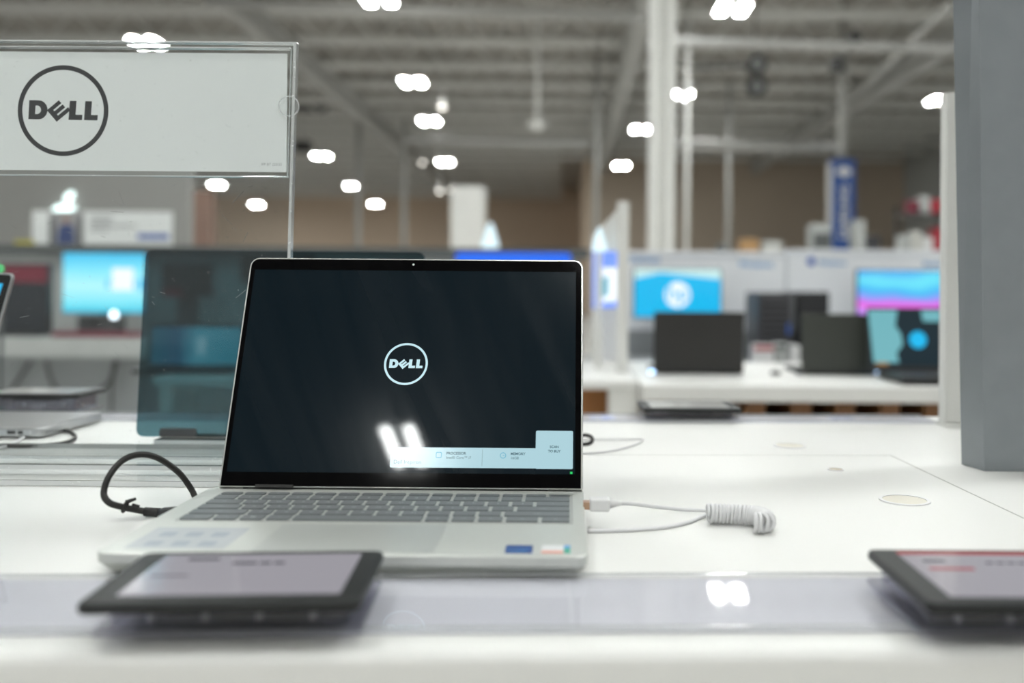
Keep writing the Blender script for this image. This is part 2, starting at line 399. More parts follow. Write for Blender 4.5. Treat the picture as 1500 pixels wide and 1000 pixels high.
# joists: one open-web joist, copied in depth
def joist_mesh():
    mb = MB(); L0, L1 = -24.0, 13.6
    mb.box(L0, L1, -0.10, 0.10, 0.56, 0.70); mb.box(L0, L1, -0.12, 0.12, 0.0, 0.15)
    x = L0; up = False
    while x < L1 - 0.6:
        a = Vector((x, 0, 0.04 if up else 0.66)); b = Vector((x + 0.6, 0, 0.66 if up else 0.04))
        mb.tube([a, b], 0.035, 4); up = not up; x += 0.6
    return mb
j0 = joist_mesh().build('ceiling_joist', M['joist'])
for i in range(24):
    y = 7.0 + i * 2.3
    if y > 39.5: break
    o = j0 if i == 0 else j0.copy()
    if i: C.objects.link(o)
    o.location = (0, y, CEIL - 0.72)
    tag(o, 'pale open-web steel joist spanning the store under the roof deck', 'joist', 'open-web joists under the roof deck')
def far_joist(y):
    o = j0.copy(); C.objects.link(o); o.location = (-14, y, CEIL - 0.72)
    tag(o, 'pale open-web steel joist spanning the store under the roof deck', 'joist', 'open-web joists under the roof deck')
for y in (41.5, 44.0, 46.5, 49.0, 51.5, 54.0, 56.5): far_joist(y)

def girder(x, y0, y1, label, wdt=0.30):
    z0 = CEIL - 1.20
    mb = MB(); mb.box(x - wdt / 2, x + wdt / 2, y0, y1, z0, z0 + 0.05); mb.box(x - wdt / 2, x + wdt / 2, y0, y1, z0 + 0.42, z0 + 0.47)
    mb.box(x - 0.02, x + 0.02, y0, y1, z0 + 0.05, z0 + 0.42)
    return tag(mb.build('steel_girder', M['dull']), label, 'girder')
girder(1.30, 2, 39.8, 'long grey steel girder running in depth above the white column', 0.36)
girder(-6.0, 12, 56, 'slim pale girder running in depth beside the row of three twin lamps', 0.24)
girder(7.6, 2, 39.8, 'pale steel girder running in depth near the grey side wall', 0.3)

# horizontal pipes and ducts below the deck
def pipe(p0, p1, r, m, name, label, cat):
    return tag(MB().tube([p0, p1], r, 12).build(name, m, smooth=True), label, cat)
pipe(P(590, 204, 25), P(862, 210, 25), 0.10, M['dull'], 'ceiling_pipe', 'white horizontal pipe crossing just above the dark lid of the far wall lamps', 'pipe')
pipe(P(985, 212, 21.6), P(1236, 216, 21.6), 0.13, M['dull'], 'ceiling_beam', 'cream horizontal beam meeting the hanger of the blue vertical sign', 'beam')
pipe(P(300, 2, 15.9), P(945, 26, 15.9), 0.07, M['dull'], 'ceiling_pipe', 'pale pipe crossing high up beside the top of the white column', 'pipe')
pipe(P(1390, 8, 12), P(1215, 178, 27), 0.045, M['dull'], 'ceiling_pipe', 'thin pale pipe slanting from the grey post towards the blue sign hanger', 'pipe')
pipe(P(985, 60, 13), P(1395, 72, 13), 0.07, M['dull'], 'ceiling_pipe', 'grey pipe crossing above the two round ceiling speakers', 'pipe')
for (a, b, c, d, Y, lab) in ((430, 150, 475, 168, 30, 'upper black duct box under the ceiling beside the clear sign holder'),
                             (430, 205, 452, 220, 32, 'small lower black duct box under the ceiling beside the clear sign holder')):
    p, q_ = P(a, b, Y), P(c, d, Y)
    t = thing('duct_box', lab, 'duct', (p.x, Y, 0))
    box('casing', M['duct'], 0, q_.x - p.x, 0, 0.5, q_.z, p.z, t, 0.02)
    MB().tube([(0.2, 0.2, p.z), (0.2, 0.2, CEIL + 0.08)], 0.02, 6).build('hanger', M['dull'], t)

# steel columns
def h_column(px, Y, wdt, label, top=None):
    X = P(px, 300, Y).x; t = thing('steel_column', label, 'column', (X, Y, 0))
    zt = top or CEIL - 1.21
    box('web', M['steel'], -wdt / 2, wdt / 2, -0.012, 0.012, 0.02, zt, t)
    for s in (-1, 1):
        box('flange', M['steel'], s * wdt / 2 - 0.035 * (1 + s), s * wdt / 2 + 0.035 * (1 - s), -0.12, 0.12, 0.02, zt, t)
    box('base_plate', M['steel'], -wdt * 0.75, wdt * 0.75, -0.16, 0.16, 0, 0.02, t)
    box('conduit', M['white_paint'], wdt / 2, wdt / 2 + 0.03, -0.05, -0.02, 0.1, zt, t)
    return t
h_column(967, 11.2, 0.27, 'tall white steel column rising behind the pale board to the ceiling')
for (px, Y, r, top, label) in (
    (873, 22, 0.055, 240, 'slender pale pole in front of the corner where tan wall meets brown wall'),
    (1006, 17, 0.045, 140, 'slender pale pole just beside the tall white column'),
    (1067, 24, 0.06, 190, 'dull grey pole midway between white column and blue vertical sign'),
    (525, 30, 0.09, 262, 'pale pole on the tan wall below the middle twin lamp'),
    (592, 30, 0.08, 285, 'pale pole before the tan wall beside the square white pillar')):
    X = P(px, 300, Y).x; zt = min(P(px, top, Y).z, CEIL - 0.7)
    t = thing('pole', label, 'pole', (X, Y, 0))
    MB().tube([(0, 0, 0.02), (0, 0, CEIL - 0.72)], r, 12).build('shaft', M['dull'] if px != 1006 else M['steel'], t, smooth=True)
    box('base_plate', M['steel'], -r * 2, r * 2, -r * 2, r * 2, 0, 0.02, t)
# square white pillar
p, q_ = P(661, 273, 15), P(709, 273, 15)
t = thing('square_pillar', 'broad white square pillar behind the laptop lid, in front of the tan wall', 'pillar', ((p.x + q_.x) / 2, 15.2, 0))
hw = (q_.x - p.x) / 2
box('shaft', M['white_paint'], -hw, hw, -hw, hw, 0.1, p.z, t, 0.01)
box('plinth', M['pale_wall'], -hw - 0.03, hw + 0.03, -hw - 0.03, hw + 0.03, 0, 0.1, t, 0.01)
# rust column behind the clear sign
p, q_ = P(288, 280, 9), P(312, 280, 9)
t = thing('orange_column', 'narrow rust-orange column seen through the clear sign holder', 'column', ((p.x + q_.x) / 2, 9, 0))
box('shaft', M['orange_column'], -(q_.x - p.x) / 2, (q_.x - p.x) / 2, -0.07, 0.07, 0.05, p.z, t)
box('plinth', M['orange_column'], -0.12, 0.12, -0.12, 0.12, 0, 0.05, t)

# high-bay lamps
def make_lamp():
    t = thing('high_bay_lamp', '', 'lamp')
    box('housing', M['white_paint'], -0.25, 0.25, -0.31, 0.31, 0.012, 0.07, t, 0.008)
    for s in (-1, 1):
        box('lens', M['e_lamp'], s * 0.165 - 0.065, s * 0.165 + 0.065, -0.27, 0.27, 0.0, 0.011, t)
    box('driver_box', M['white_paint'], -0.07, 0.07, -0.16, 0.16, 0.07, 0.13, t, 0.004)
    MB().tube([(0, 0, 0.13), (0, 0, 1.58)], 0.012, 6).build('suspension_rod', M['joist'], t)
    return t
HL = CAMZ + 4.5
GRP = 'twin-panel high-bay lamps under the roof'
lamps = [((605, 121), 'twin-panel high-bay lamp, highest of the three lamps in line above the laptop logo'),
 ((629, 178), 'twin-panel high-bay lamp, middle of the three lamps in line above the laptop logo'),
 ((652, 238), 'twin-panel high-bay lamp, lowest of the three lamps in line above the laptop logo'),
 ((471, 229), 'twin-panel high-bay lamp just beside the upright edge of the clear sign holder'),
 ((516, 273), 'twin-panel high-bay lamp between the sign holder edge and the tan wall pole'),
 ((550, 299), 'twin-panel high-bay lamp hanging lowest, before the tan wall'),
 ((939, 190), 'twin-panel high-bay lamp touching the edge of the tall white column'),
 ((910, 243), 'twin-panel high-bay lamp lower than the one touching the white column'),
 ((997, 140), 'twin-panel high-bay lamp on the grey pole side of the white column'),
 ((1073, 14), 'large slanting twin-panel high-bay lamp above the two round speakers'),
 ((554, 0), 'twin-panel high-bay lamp cut by the top of the picture above the triple row'),
 ((1378, 148), 'twin-panel high-bay lamp partly hidden by the grey post'),
 ((318, 271), 'twin-panel high-bay lamp seen through the clear sign below the logo card'),
 ((376, 300), 'small twin-panel high-bay lamp seen lowest through the clear sign'),
 ((24, 268), 'pale twin-panel high-bay lamp seen through the sign above the lit fruit emblem')]
L0 = make_lamp(); first = True
used = []
for (px, py), lab in lamps:
    p = G(px, py, HL)
    o = L0 if first else copy_tree(L0)
    first = False
    o.location = p; o['label'] = lab; o['group'] = GRP; used.append((p.x, p.y))
for X, Y in ((-1.53, -5.95), (-1.9, -0.6), (-2.4, 6.5), (2.6, 8.0), (2.6, 1.8), (2.5, -5.0), (-7.9, 17.8), (-8.6, 8.5), (-8.4, 0.0), (8.8, 14), (8.8, 5.0), (-18, 28), (-15.5, 16), (-20.5, 41), (0.3, 3.4), (5.8, 3.0), (-5.0, 4.0), (5.8, 9.5), (-4.9, 10.4), (-0.2, 12.6), (0.4, -3.2)):  # lamps read from reflections, plus unseen ones added to brighten table and boards
    o = copy_tree(L0); o.location = (X, Y, HL); o.rotation_euler.z = 0.10 if Y < -5.5 else 0; o.scale = (0.66, 1.15, 0.8) if Y < -5.5 else (1, 1, 1); o['label'] = 'twin-panel high-bay lamp over the store aisle, from the set extended out of view to brighten the store'; o['group'] = GRP
# small round spots
s0 = None
for (px, py, Y, lab) in ((648, 157, 22, 'small round spot beside the middle lamp of the triple row'), (661, 278, 30, 'small round spot above the square white pillar'),
                         (644, 280, 28, 'dim small round spot at the foot of the slim girder'), (619, 238, 30, 'dim small round spot beside the lowest lamp of the triple row')):
    p = P(px, py, Y); t = thing('ceiling_spot', lab, 'spotlight', p)
    MB().lathe([(0.02, 0), (0.09, 0.0), (0.10, 0.05), (0.03, 0.2)], (0, 0, 0), 16).build('shade', M['white_paint'], t, smooth=True)
    MB().lathe([(0.01, -0.03), (0.05, -0.02), (0.08, 0.0)], (0, 0, 0), 16).build('bulb', M['e_spot'], t, smooth=True)
    MB().tube([(0, 0, 0.2), (0, 0, max(0.3, CEIL - 0.7 - p.z))], 0.012, 6).build('suspension_rod', M['joist'], t)
# pendant camera
p = P(787, 186, 18)
t = thing('dome_camera', 'white dome camera hanging on a rod between the triple lamp row and the girder', 'camera', p)
MB().lathe([(0.05, -0.07), (0.11, -0.04), (0.14, 0.02), (0.20, 0.03), (0.17, 0.08), (0.06, 0.11)], n=20).build('dome', M['steel'], t, smooth=True)
MB().tube([(0, 0, 0.1), (0, 0, CEIL - 0.6 - p.z)], 0.03, 8).build('rod', M['joist'], t)
# round speakers
for px, py, lab in ((1107, 96, 'dark round hanging speaker, upper of the two stacked ones'), (1107, 128, 'dark round hanging speaker, lower of the two stacked ones')):
    p = P(px, py, 14 if py < 100 else 14.6); t = thing('round_speaker', lab, 'speaker', p)
    MB().ring(circ(0, 0, 0.155, 32), circ(0, 0, 0.075, 32), 0, 0.12, UPR).build('rim', M['duct'], t)
    MB().prism(circ(0, 0, 0.08, 24), 0.02, 0.08, UPR).build('centre_dish', M['pale_wall'], t)
    MB().tube([(0, 0.03, 0.15), (0, 0.08, 0.2), (0, 0.08, CEIL + 0.05 - p.z)], 0.012, 6).build('hanger', M['duct'], t)
pipe(P(1010, 100, 14.05), P(1092, 96, 14.05), 0.03, M['duct'], 'speaker_bracket', 'dark thin bracket reaching to the upper round speaker', 'bracket')

# blue hanging sign
p, q_ = P(1220, 233, 20), P(1252, 366, 20)
t = thing('hanging_sign', 'tall deep-blue vertical banner sign with white letters hanging on a pole', 'sign', ((p.x + q_.x) / 2, 20, q_.z))
W2, H = (q_.x - p.x) / 2, p.z - q_.z
box('sign_body', M['blue_sign'], -W2, W2, 0, 0.35, 0, H, t)
box('side_trim', M['white_paint'], -W2 - 0.03, -W2, 0.05, 0.3, 0.0, H * 0.95, t)
mb = MB(); mb.prism([(0.15 * math.cos(2 * PI * k / 24), H - 0.26 + 0.10 * math.sin(2 * PI * k / 24)) for k in range(24)], 0.001, 0.012, UPR)
mb.build('sign_symbol', M['white_plastic'], t)
mb = MB(); text(mb, 'SAMSUNG', 0.25, Matrix.Translation((0.09, -0.012, 0.22)) @ UPR @ Matrix.Rotation(PI / 2, 4, 'Z'), 0.02)
mb.build('sign_lettering', M['white_plastic'], t)
MB().tube([(0, 0.17, H), (0, 0.17, CEIL + 0.06 - q_.z)], 0.10, 10).build('pole', M['dull'], t, smooth=True)
for px, py, lab in ((1252, 60, 'small dark bracket box clinging to the ceiling above the blue sign pole'), (1226, 98, 'small dark clamp beside the top of the blue sign pole')):
    p = P(px, py, 16); tag(MB().lathe([(0.04, -0.1), (0.12, -0.08), (0.12, 0.12), (0.05, 0.16)], p, 12).build('ceiling_bracket', M['duct'], smooth=True), lab, 'bracket')

# ================================================================== OUR TABLE
TT = CAMZ - 0.190        # table top height
YAW = 0.034
table = thing('display_table', 'large white display table carrying the silver laptop and the price tablets', 'table', (0, 0, 0), YAW)
X0, X1, Y0, Y1 = -1.7, 1.6, 0.498, 1.435
SX = 0.335               # seam between the two table units
box('table_top', M['white_top'], X0, X1, Y0, Y1, TT - 0.045, TT, table, 0.007, seg=4)
_s = Matrix.Rotation(-YAW, 3, 'Z') @ G(1304, 667, TT)
box('seam', M['seam'], X0 + 0.02, _s.x, _s.y - 0.0006, _s.y + 0.0006, TT - 0.001, TT + 0.0002, table)
box('seam', M['seam'], _s.x, _s.x + 0.0016, 0.64, _s.y + 0.0006, TT - 0.001, TT + 0.0002, table)
box('apron', M['edge_band'], X0 + 0.02, X1 - 0.02, Y0 + 0.012, Y1 - 0.012, TT - 0.17, TT - 0.0455, table)
for lx in (X0 + 0.05, X1 - 0.12):
    for ly in (Y0 + 0.04, Y1 - 0.11):
        box('leg', M['white_paint'], lx, lx + 0.07, ly, ly + 0.07, 0, TT - 0.17, table, 0.004)
box('lower_shelf', M['white_top'], X0 + 0.03, X1 - 0.03, Y0 + 0.05, Y1 - 0.05, 0.12, 0.16, table)
def tl(v):               # world -> table-local
    return Matrix.Rotation(-YAW, 3, 'Z') @ Vector(v)
# front and rear label channels
def channel(y0, y1, x0, x1, label, joint):
    t = thing('label_strip', label, 'label strip', (0, 0, 0), YAW)
    box('base_rail', M['strip_label'], x0, x1, y0 + 0.002, y1 - 0.002, TT + 0.0001, TT + 0.0012, t)
    mb = MB()
    for a, b in ((x0, joint - 0.0004), (joint + 0.0004, x1)):
        mb.box(a, b, y0, y1, TT + 0.0013, TT + 0.0030)
    mb.build('clear_cover', M['acrylic_strip'], t, 0.0006)
    for y in (y0, y1 - 0.0016):
        box('lip', M['acrylic_edge'], x0, x1, y, y + 0.0016, TT + 0.0031, TT + 0.0042, t)
    return t
M['acrylic_strip'] = clear('clear_strip_cover', (0.98, 0.98, 0.99), 0.03, 0.8)
a = tl(G(750, 930, TT)); b = tl(G(1150, 845, TT))
channel(a.y, b.y - 0.004, X0 + 0.02, X1 - 0.02, 'wide glossy lavender-grey label strip along the near edge of the table', 0.022)
a = tl(G(1150, 620, TT)); xr = tl(G(1368, 617, TT)).x
channel(a.y, a.y + 0.075, X0 + 0.02, xr, 'narrow glossy lavender label strip along the rear edge of the table', 0.2)

# grommets in the table top
def grommet(px, py, r, label, m, name='cable_grommet'):
    p = G(px, py, TT); t = thing(name, label, 'grommet', p)
    MB().ring(circ(0, 0, r, 40), circ(0, 0, r * 0.86, 40), 0, 0.0012).build('rim', M['white_plastic'], t)
    MB().prism(circ(0, 0, r * 0.86, 40), 0.0, 0.0006).build('cap', m, t)
    return t
grommet(1325, 733, 0.0225, 'larger round white cable grommet with ivory cap near the grey post', M['ivory'])
grommet(1224, 688, 0.0085, 'small tan screw cap in the table top behind the coiled cable', M['tan_plug'], 'screw_cap')
grommet(1157, 653, 0.020, 'faint ivory grommet nearest the rear label strip', M['ivory'])

# ================================================================== SILVER LAPTOP
LX = -0.1465             # centre of the laptop
HY = 0.815               # hinge line
DK = CAMZ - 0.1735       # deck height
lap = thing('laptop', 'open silver laptop with a dark screen showing a pale round logo', 'laptop', (LX, 0, TT))
dz = DK - TT
HW = 0.1605; LHW = 0.1555; LDX = LX + 0.0045
# base: wedge with rounded front, deck at dz
def base_body():
    mb = MB(); out = rrect(-HW, HW, 0.619, HY + 0.012, 0.009, 6)
    def ringz(inset, z, dyf=0.0):
        cx, cy = 0, (0.619 + HY) / 2
        r = []
        for x, y in out:
            ix = x - math.copysign(min(inset, abs(x)), x)
            iy = y + (inset + dyf if y < cy else -inset)
            r.append((ix, iy, z))
        return r
    rings = [ringz(0.010, 0.0022, 0.006), ringz(0.004, 0.0030, 0.003), ringz(0.0012, dz - 0.0085, 0.0005), ringz(0.0, dz - 0.007), ringz(0.0, dz - 0.0010), ringz(0.0010, dz)]
    n = len(out); vs = [v for r in rings for v in r]
    fs = [(i * n + k, i * n + (k + 1) % n, (i + 1) * n + (k + 1) % n, (i + 1) * n + k) for i in range(len(rings) - 1) for k in range(n)]
    fs += [tuple(range(n - 1, -1, -1)), tuple((len(rings) - 1) * n + k for k in range(n))]
    return mb.add(vs, fs)
base = base_body().build('base', M['alu'], lap)
for sx in (-1, 1):
    for y in (0.645, 0.80):
        box('foot', M['rubber'], sx * 0.125 - 0.012, sx * 0.125 + 0.012, y - 0.004, y + 0.004, 0, 0.0024, lap, 0.0008)
KX0, KX1, KY0, KY1 = -0.288 - LX, 0.0035 - LX, 0.7045, 0.800
kb = MB().prism(rrect(KX0 - 0.0012, KX1 + 0.0012, KY0 - 0.0012, KY1 + 0.0012, 0.002), dz + 0.00005, dz + 0.0003).build('keyboard', M['keywell'], lap)
rows = [
 ('esc F1 F2 F3 F4 F5 F6 F7 F8 F9 F10 F11 F12 del pwr'.split(), [1] * 15, 0.62),
 (list('`1234567890-=') + ['back'], [1] * 13 + [2.0], 1.0),
 (['tab'] + list('QWERTYUIOP[]') + ['\\'], [1.5] + [1] * 12 + [1.5], 1.0),
 (['caps'] + list("ASDFGHJKL;'") + ['enter'], [1.75] + [1] * 11 + [2.25], 1.0),
 (['shift'] + list('ZXCVBNM,./') + ['shift'], [2.3] + [1] * 10 + [2.7], 1.0),
 (['ctrl', 'fn', 'win', 'alt', '', 'alt', 'ctrl', '<', 'pg', '>'], [1.25, 1.0, 1.0, 1.0, 5.0, 1.0, 1.0, 1.05, 1.35, 1.2], 1.0)]
tot = sum(r[2] for r in rows); gap = 0.0030; yy = KY1
for names, wd, hh in rows:
    h = (KY1 - KY0) * hh / tot; s = (KX1 - KX0) / sum(wd); xx = KX0
    for nm, ww in zip(names, wd):
        a, b = xx + gap / 2, xx + ww * s - gap / 2
        mb = MB(); mb.prism(rrect(a, b, yy - h + gap / 2, yy - gap / 2, 0.0016, 3), dz + 0.0003, dz + 0.0013)
        leg = nm if nm not in ('win', 'pwr') else ''
        if leg:
            fz = 0.0052 if len(leg) == 1 else 0.0030
            text(mb, leg, fz, Matrix.Translation(((a + b) / 2, yy - h / 2 - fz * 0.35, dz + 0.00136)), 0.0, 'CENTER', 1)
        if nm == 'win':
            for i in (0, 1):
                for j in (0, 1): mb.box((a + b) / 2 - 0.002 + i * 0.0021, (a + b) / 2 - 0.0002 + i * 0.0021, yy - h / 2 - 0.002 + j * 0.0021, yy - h / 2 - 0.0002 + j * 0.0021, dz + 0.0013, dz + 0.00138, 1)
        k = mb.build('power_key' if nm == 'pwr' else 'key', [M['silver'] if nm == 'pwr' else M['key'], M['legend']], kb)
        if nm == 'pwr': k['label'] = 'pale silver power key'
        xx += ww * s
    yy -= h
MB().prism(rrect(-0.206 - LX, -0.087 - LX, 0.624, 0.6955, 0.002), dz + 0.00005, dz + 0.00035).build('touchpad', M['touchpad'], lap)
def sticker(name, x0, x1, y0, y1, m, label):
    o = MB().prism(rrect(x0 - LX, x1 - LX, y0, y1, 0.0012), dz + 0.0001, dz + 0.0003).build(name, m, lap); o['label'] = label; return o
s = sticker('blue_sticker', -0.0405, -0.0225, 0.6245, 0.6435, mat('deep_blue_sticker', (0.008, 0.045, 0.24), 0.35), 'deep blue processor sticker')
mb = MB(); text(mb, 'intel', 0.0085, Matrix.Translation((-0.0395 - LX, 0.632, dz + 0.00035))); text(mb, 'CORE', 0.0052, Matrix.Translation((-0.0395 - LX, 0.6265, dz + 0.00035)))
mb.build('sticker_lettering', M['pale_blue_print'], s)
s = sticker('energy_sticker', -0.0165, 0.0025, 0.6245, 0.6445, M['white_plastic'], 'white sticker with salmon foot and blue-green tab')
mb = MB(); mb.box(-0.0165 - LX, -0.002 - LX, 0.6245, 0.6305, dz + 0.0003, dz + 0.00036, 0); mb.box(-0.0018 - LX, 0.0025 - LX, 0.6365, 0.6445, dz + 0.0003, dz + 0.00036, 1); mb.box(-0.0018 - LX, 0.0025 - LX, 0.6245, 0.6363, dz + 0.0003, dz + 0.00036, 2)
mb.build('sticker_print', [M['pink_print'], M['pale_blue_print'], M['green_print']], s)
s = sticker('film_sticker', -0.292, -0.226, 0.630, 0.684, M['film'], 'clear film sticker with faint blue marks')
mb = MB()
for cx, cy in ((-0.277, 0.665), (-0.259, 0.665), (-0.241, 0.665), (-0.277, 0.641), (-0.259, 0.641), (-0.241, 0.641)):
    mb.prism(rrect(cx - 0.0055 - LX, cx + 0.0055 - LX, cy - 0.006, cy + 0.006, 0.002), dz + 0.0003, dz + 0.00035)
mb.build('sticker_print', M['film_blue'] if 'film_blue' in M else mat('faint_blue_mark', (0.36, 0.41, 0.47), 0.4), s)
# ports on the side edges
mb = MB()
for y in (0.765, 0.748): mb.box(HW - 0.0005, HW + 0.0002, y - 0.006, y + 0.006, dz - 0.0062, dz - 0.0032)
mb.build('side_ports', M['dark_void'], lap)
# hinge barrel
MB().tube([(-HW + 0.03, HY + 0.006, dz + 0.001), (HW - 0.03, HY + 0.006, dz + 0.001)], 0.0042, 14).build('hinge', M['black_plastic'], lap, smooth=True)
# lid
TILT = math.atan2(0.080, 0.1985)
LH = 0.2135
lid = MB().prism(rrect2(-LHW, LHW, 0.0, LH, 0.0085, 0.0012, 8), -0.0062, -0.0004, UPR).build('lid', M['alu_edge'], lap, 0.0006)
lid.location = (LDX - LX, HY, dz + 0.002); lid.rotation_euler = (-TILT, 0, 0)
def onlid(name, mb, m): return mb.build(name, m, lid)
onlid('bezel', MB().prism(rrect2(-LHW + 0.0016, LHW - 0.0016, 0.0008, LH - 0.0016, 0.0072, 0.0006, 8), -0.0004, 0.0002, UPR), M['bezel'])
DX0, DX1, DZ0, DZ1 = -LHW + 0.0055, LHW - 0.0068, 0.0128, LH - 0.0125
onlid('display', MB().box(DX0, DX1, -0.00035, -0.0002, DZ0, DZ1), M['e_display'])
TL = UPR
mb = MB(); emblem(mb, Matrix.Translation((-0.0032, 0, 0.5175 * LH)) @ UPR, 0.0196, 0.0004, 0.00045)
onlid('screen_logo', mb, M['e_logo'])
bx0, bx1 = -0.1525 - LDX, 0.0042 - LDX
bz0, bz1 = 0.0176, 0.0351
onlid('spec_bar', MB().prism(rrect(bx0, bx1, bz0, bz1, 0.0012, 3), 0.0004, 0.00045, UPR), M['e_bar'])
onlid('scan_card', MB().prism(rrect(-0.0275 - LDX, 0.0048 - LDX, bz0 - 0.0004, 0.0506, 0.0012, 3), 0.0005, 0.00055, UPR), M['e_bar'])
def T2(x, z, y=-0.00058): return Matrix.Translation((x - LDX, y, z - 0.0024)) @ UPR
mb = MB()
text(mb, 'Dell Inspiron', 0.0046, T2(-0.1497, 0.0232)); text(mb, 'PROCESSOR', 0.0031, T2(-0.1045, 0.0315), 0.02); text(mb, 'Intel\u00ae Core\u2122 i7', 0.0031, T2(-0.1045, 0.0278))
text(mb, 'MEMORY', 0.0031, T2(-0.0490, 0.0315), 0.02); text(mb, '16GB', 0.0031, T2(-0.0490, 0.0278))
text(mb, 'SCAN', 0.0030, T2(-0.01135, 0.0378, -0.00062), 0.02, 'CENTER'); text(mb, 'TO BUY', 0.0030, T2(-0.01135, 0.0340, -0.00062), 0.02, 'CENTER')
mb.box(-0.0735 - LDX, -0.0733 - LDX, -0.0006, -0.00058, 0.0191, 0.0336)
onlid('screen_text', mb, M['e_text'])
mb = MB(); mb.ring(rrect(-0.1135 - LDX, -0.1085 - LDX, 0.0261, 0.0311, 0.001, 4), rrect(-0.1130 - LDX, -0.1090 - LDX, 0.0266, 0.0306, 0.0008, 4), 0.00056, 0.0006, UPR)
mb.ring(circ(-0.0555 - LDX, 0.0286, 0.0026, 28), circ(-0.0555 - LDX, 0.0286, 0.0021, 28), 0.00056, 0.0006, UPR)
mb.box(-0.0557 - LDX, -0.0541 - LDX, -0.0006, -0.00056, 0.0285, 0.0289)
onlid('screen_icons', mb, M['e_cyan_line'])
onlid('status_dot', MB().box(DX1 - 0.0042, DX1 - 0.0022, -0.0006, -0.0004, DZ0 + 0.0003, DZ0 + 0.0022), M['e_green'])
onlid('webcam', MB().prism(circ(-0.003, LH - 0.0062, 0.0010, 20), 0.0002, 0.0005, UPR), M['silver'])
onlid('rubber_stop', MB().box(-LHW + 0.032, -LHW + 0.064, -0.0022, 0.0, -0.0005, 0.0018), M['rubber'])

# black charging cable with tether
cable = thing('power_cable', 'black cable looping in an arc beside the silver laptop', 'cable', (0, 0, 0))
r = 0.0026
pts = [P(322, 752, 0.800), P(304, 745, 0.805), P(289, 733, 0.812), P(280, 716, 0.815), P(262, 692, 0.81), P(232, 671, 0.80), P(205, 665.5, 0.79), P(180, 674, 0.78), P(160, 697, 0.77),
       P(152, 722, 0.765), P(160, 736, 0.762), P(178, 742, 0.768), P(197, 746, 0.778), P(214, 749, 0.783)]
MB().tube(smoothpath(pts, 8), r, 10).build('cord', M['rubber'], cable, smooth=True)
a, b = P(212, 749, 0.783), P(240, 751, 0.783); b2 = P(240, 752.5, 0.782); c_ = P(287, 748, 0.781)
MB().tube([a, b], 0.0036, 12).build('strain_relief', M['rubber'], cable, smooth=True)
d = (c_ - b2); mb = MB(); mb.tube([b2 - d * 0.15, b2, c_], [0.0042, 0.0052, 0.0052], 12); mb.build('plug', M['black_plastic'], cable, smooth=True)
p = P(183, 742.5, 0.769); mb = MB()
mb.tube([p + Vector((0.0012 * math.sin(t), 0.0036 * math.cos(t), 0.0036 * math.sin(t))) for t in [k * 2 * PI / 16 for k in range(17)]], 0.0012, 6)
mb.tube([p + Vector((0.001, 0, 0.004)), p + Vector((0.005, 0, 0.0055)), p + Vector((0.0085, 0, 0.0068))], [0.0018, 0.0015, 0.0012], 6)
mb.tube([p + Vector((0.006, 0, 0.002)), p + Vector((0.0115, 0, 0.0005))], 0.0013, 6)
mb.build('cable_tie', M['rubber'], cable, smooth=True)

# white coiled tether
wc = thing('coiled_cable', 'white coiled cable with plug beside the laptop on the white table', 'cable', (0, 0, 0))
a, b = P(863.5, 738, 0.765), P(893, 737, 0.765)
mb = MB(); d = b - a
mb.box(a.x, b.x, a.y - 0.006, a.y + 0.006, a.z - 0.0052, a.z + 0.0052)
mb.build('plug', M['white_plastic'], wc, 0.0018, seg=3)
box('plug_metal', M['brass'], LX + HW - 0.001, a.x, a.y - 0.0045, a.y + 0.0045, a.z - 0.0035, a.z + 0.0022, wc)
MB().tube([b, P(903, 737, 0.765), P(910, 737, 0.766)], [0.0045, 0.0026, 0.0018], 10).build('strain_relief', M['white_plastic'], wc, smooth=True)
zt = TT + 0.0016
def GT(px, py, h=0.0015): return G(px, py, TT + h)
pts = [P(903, 737, 0.765), P(925, 737.5, 0.775), P(960, 742, 0.80), P(1000, 746, 0.815), GT(1040, 748, 0.006), GT(1065, 750, 0.009)]
MB().tube(smoothpath(pts, 8), 0.0016, 8).build('cord', M['white_cable'], wc, smooth=True)
pts = [GT(860.5, 777.6), GT(900, 777), GT(940, 775), GT(980, 771), GT(1010, 764), GT(1028, 756, 0.002), GT(1040, 752, 0.004)]
MB().tube(smoothpath(pts, 8), 0.0016, 8).build('cord', M['white_cable'], wc, smooth=True)
# the coil follows a path that folds back at its end
path = smoothpath([GT(1036, 752, 0.0085), GT(1060, 752, 0.0085), GT(1085, 753, 0.0085), GT(1106, 755, 0.0085), GT(1120, 760, 0.0085), GT(1119, 765, 0.0085), GT(1104, 766, 0.0082)], 40)
cum = [0]
for i in range(1, len(path)): cum.append(cum[-1] + (path[i] - path[i - 1]).length)
pitch = 0.0033; coil = []; tot_l = cum[-1]; nn = int(tot_l / pitch * 14); j = 0
for k in range(nn):
    s_ = tot_l * k / (nn - 1)
    while j < len(cum) - 2 and cum[j + 1] < s_: j += 1
    t_ = (s_ - cum[j]) / max(1e-9, cum[j + 1] - cum[j]); p = path[j].lerp(path[j + 1], t_)
    tan = (path[min(j + 2, len(path) - 1)] - path[max(j - 1, 0)]).normalized()
    sd = tan.cross(Vector((0, 0, 1))).normalized(); ph = 2 * PI * s_ / pitch
    coil.append(p + sd * 0.0068 * math.cos(ph) + Vector((0, 0, 0.0068 * math.sin(ph))))
MB().tube(coil, 0.00155, 6).build('coil', M['white_cable'], wc, smooth=True)
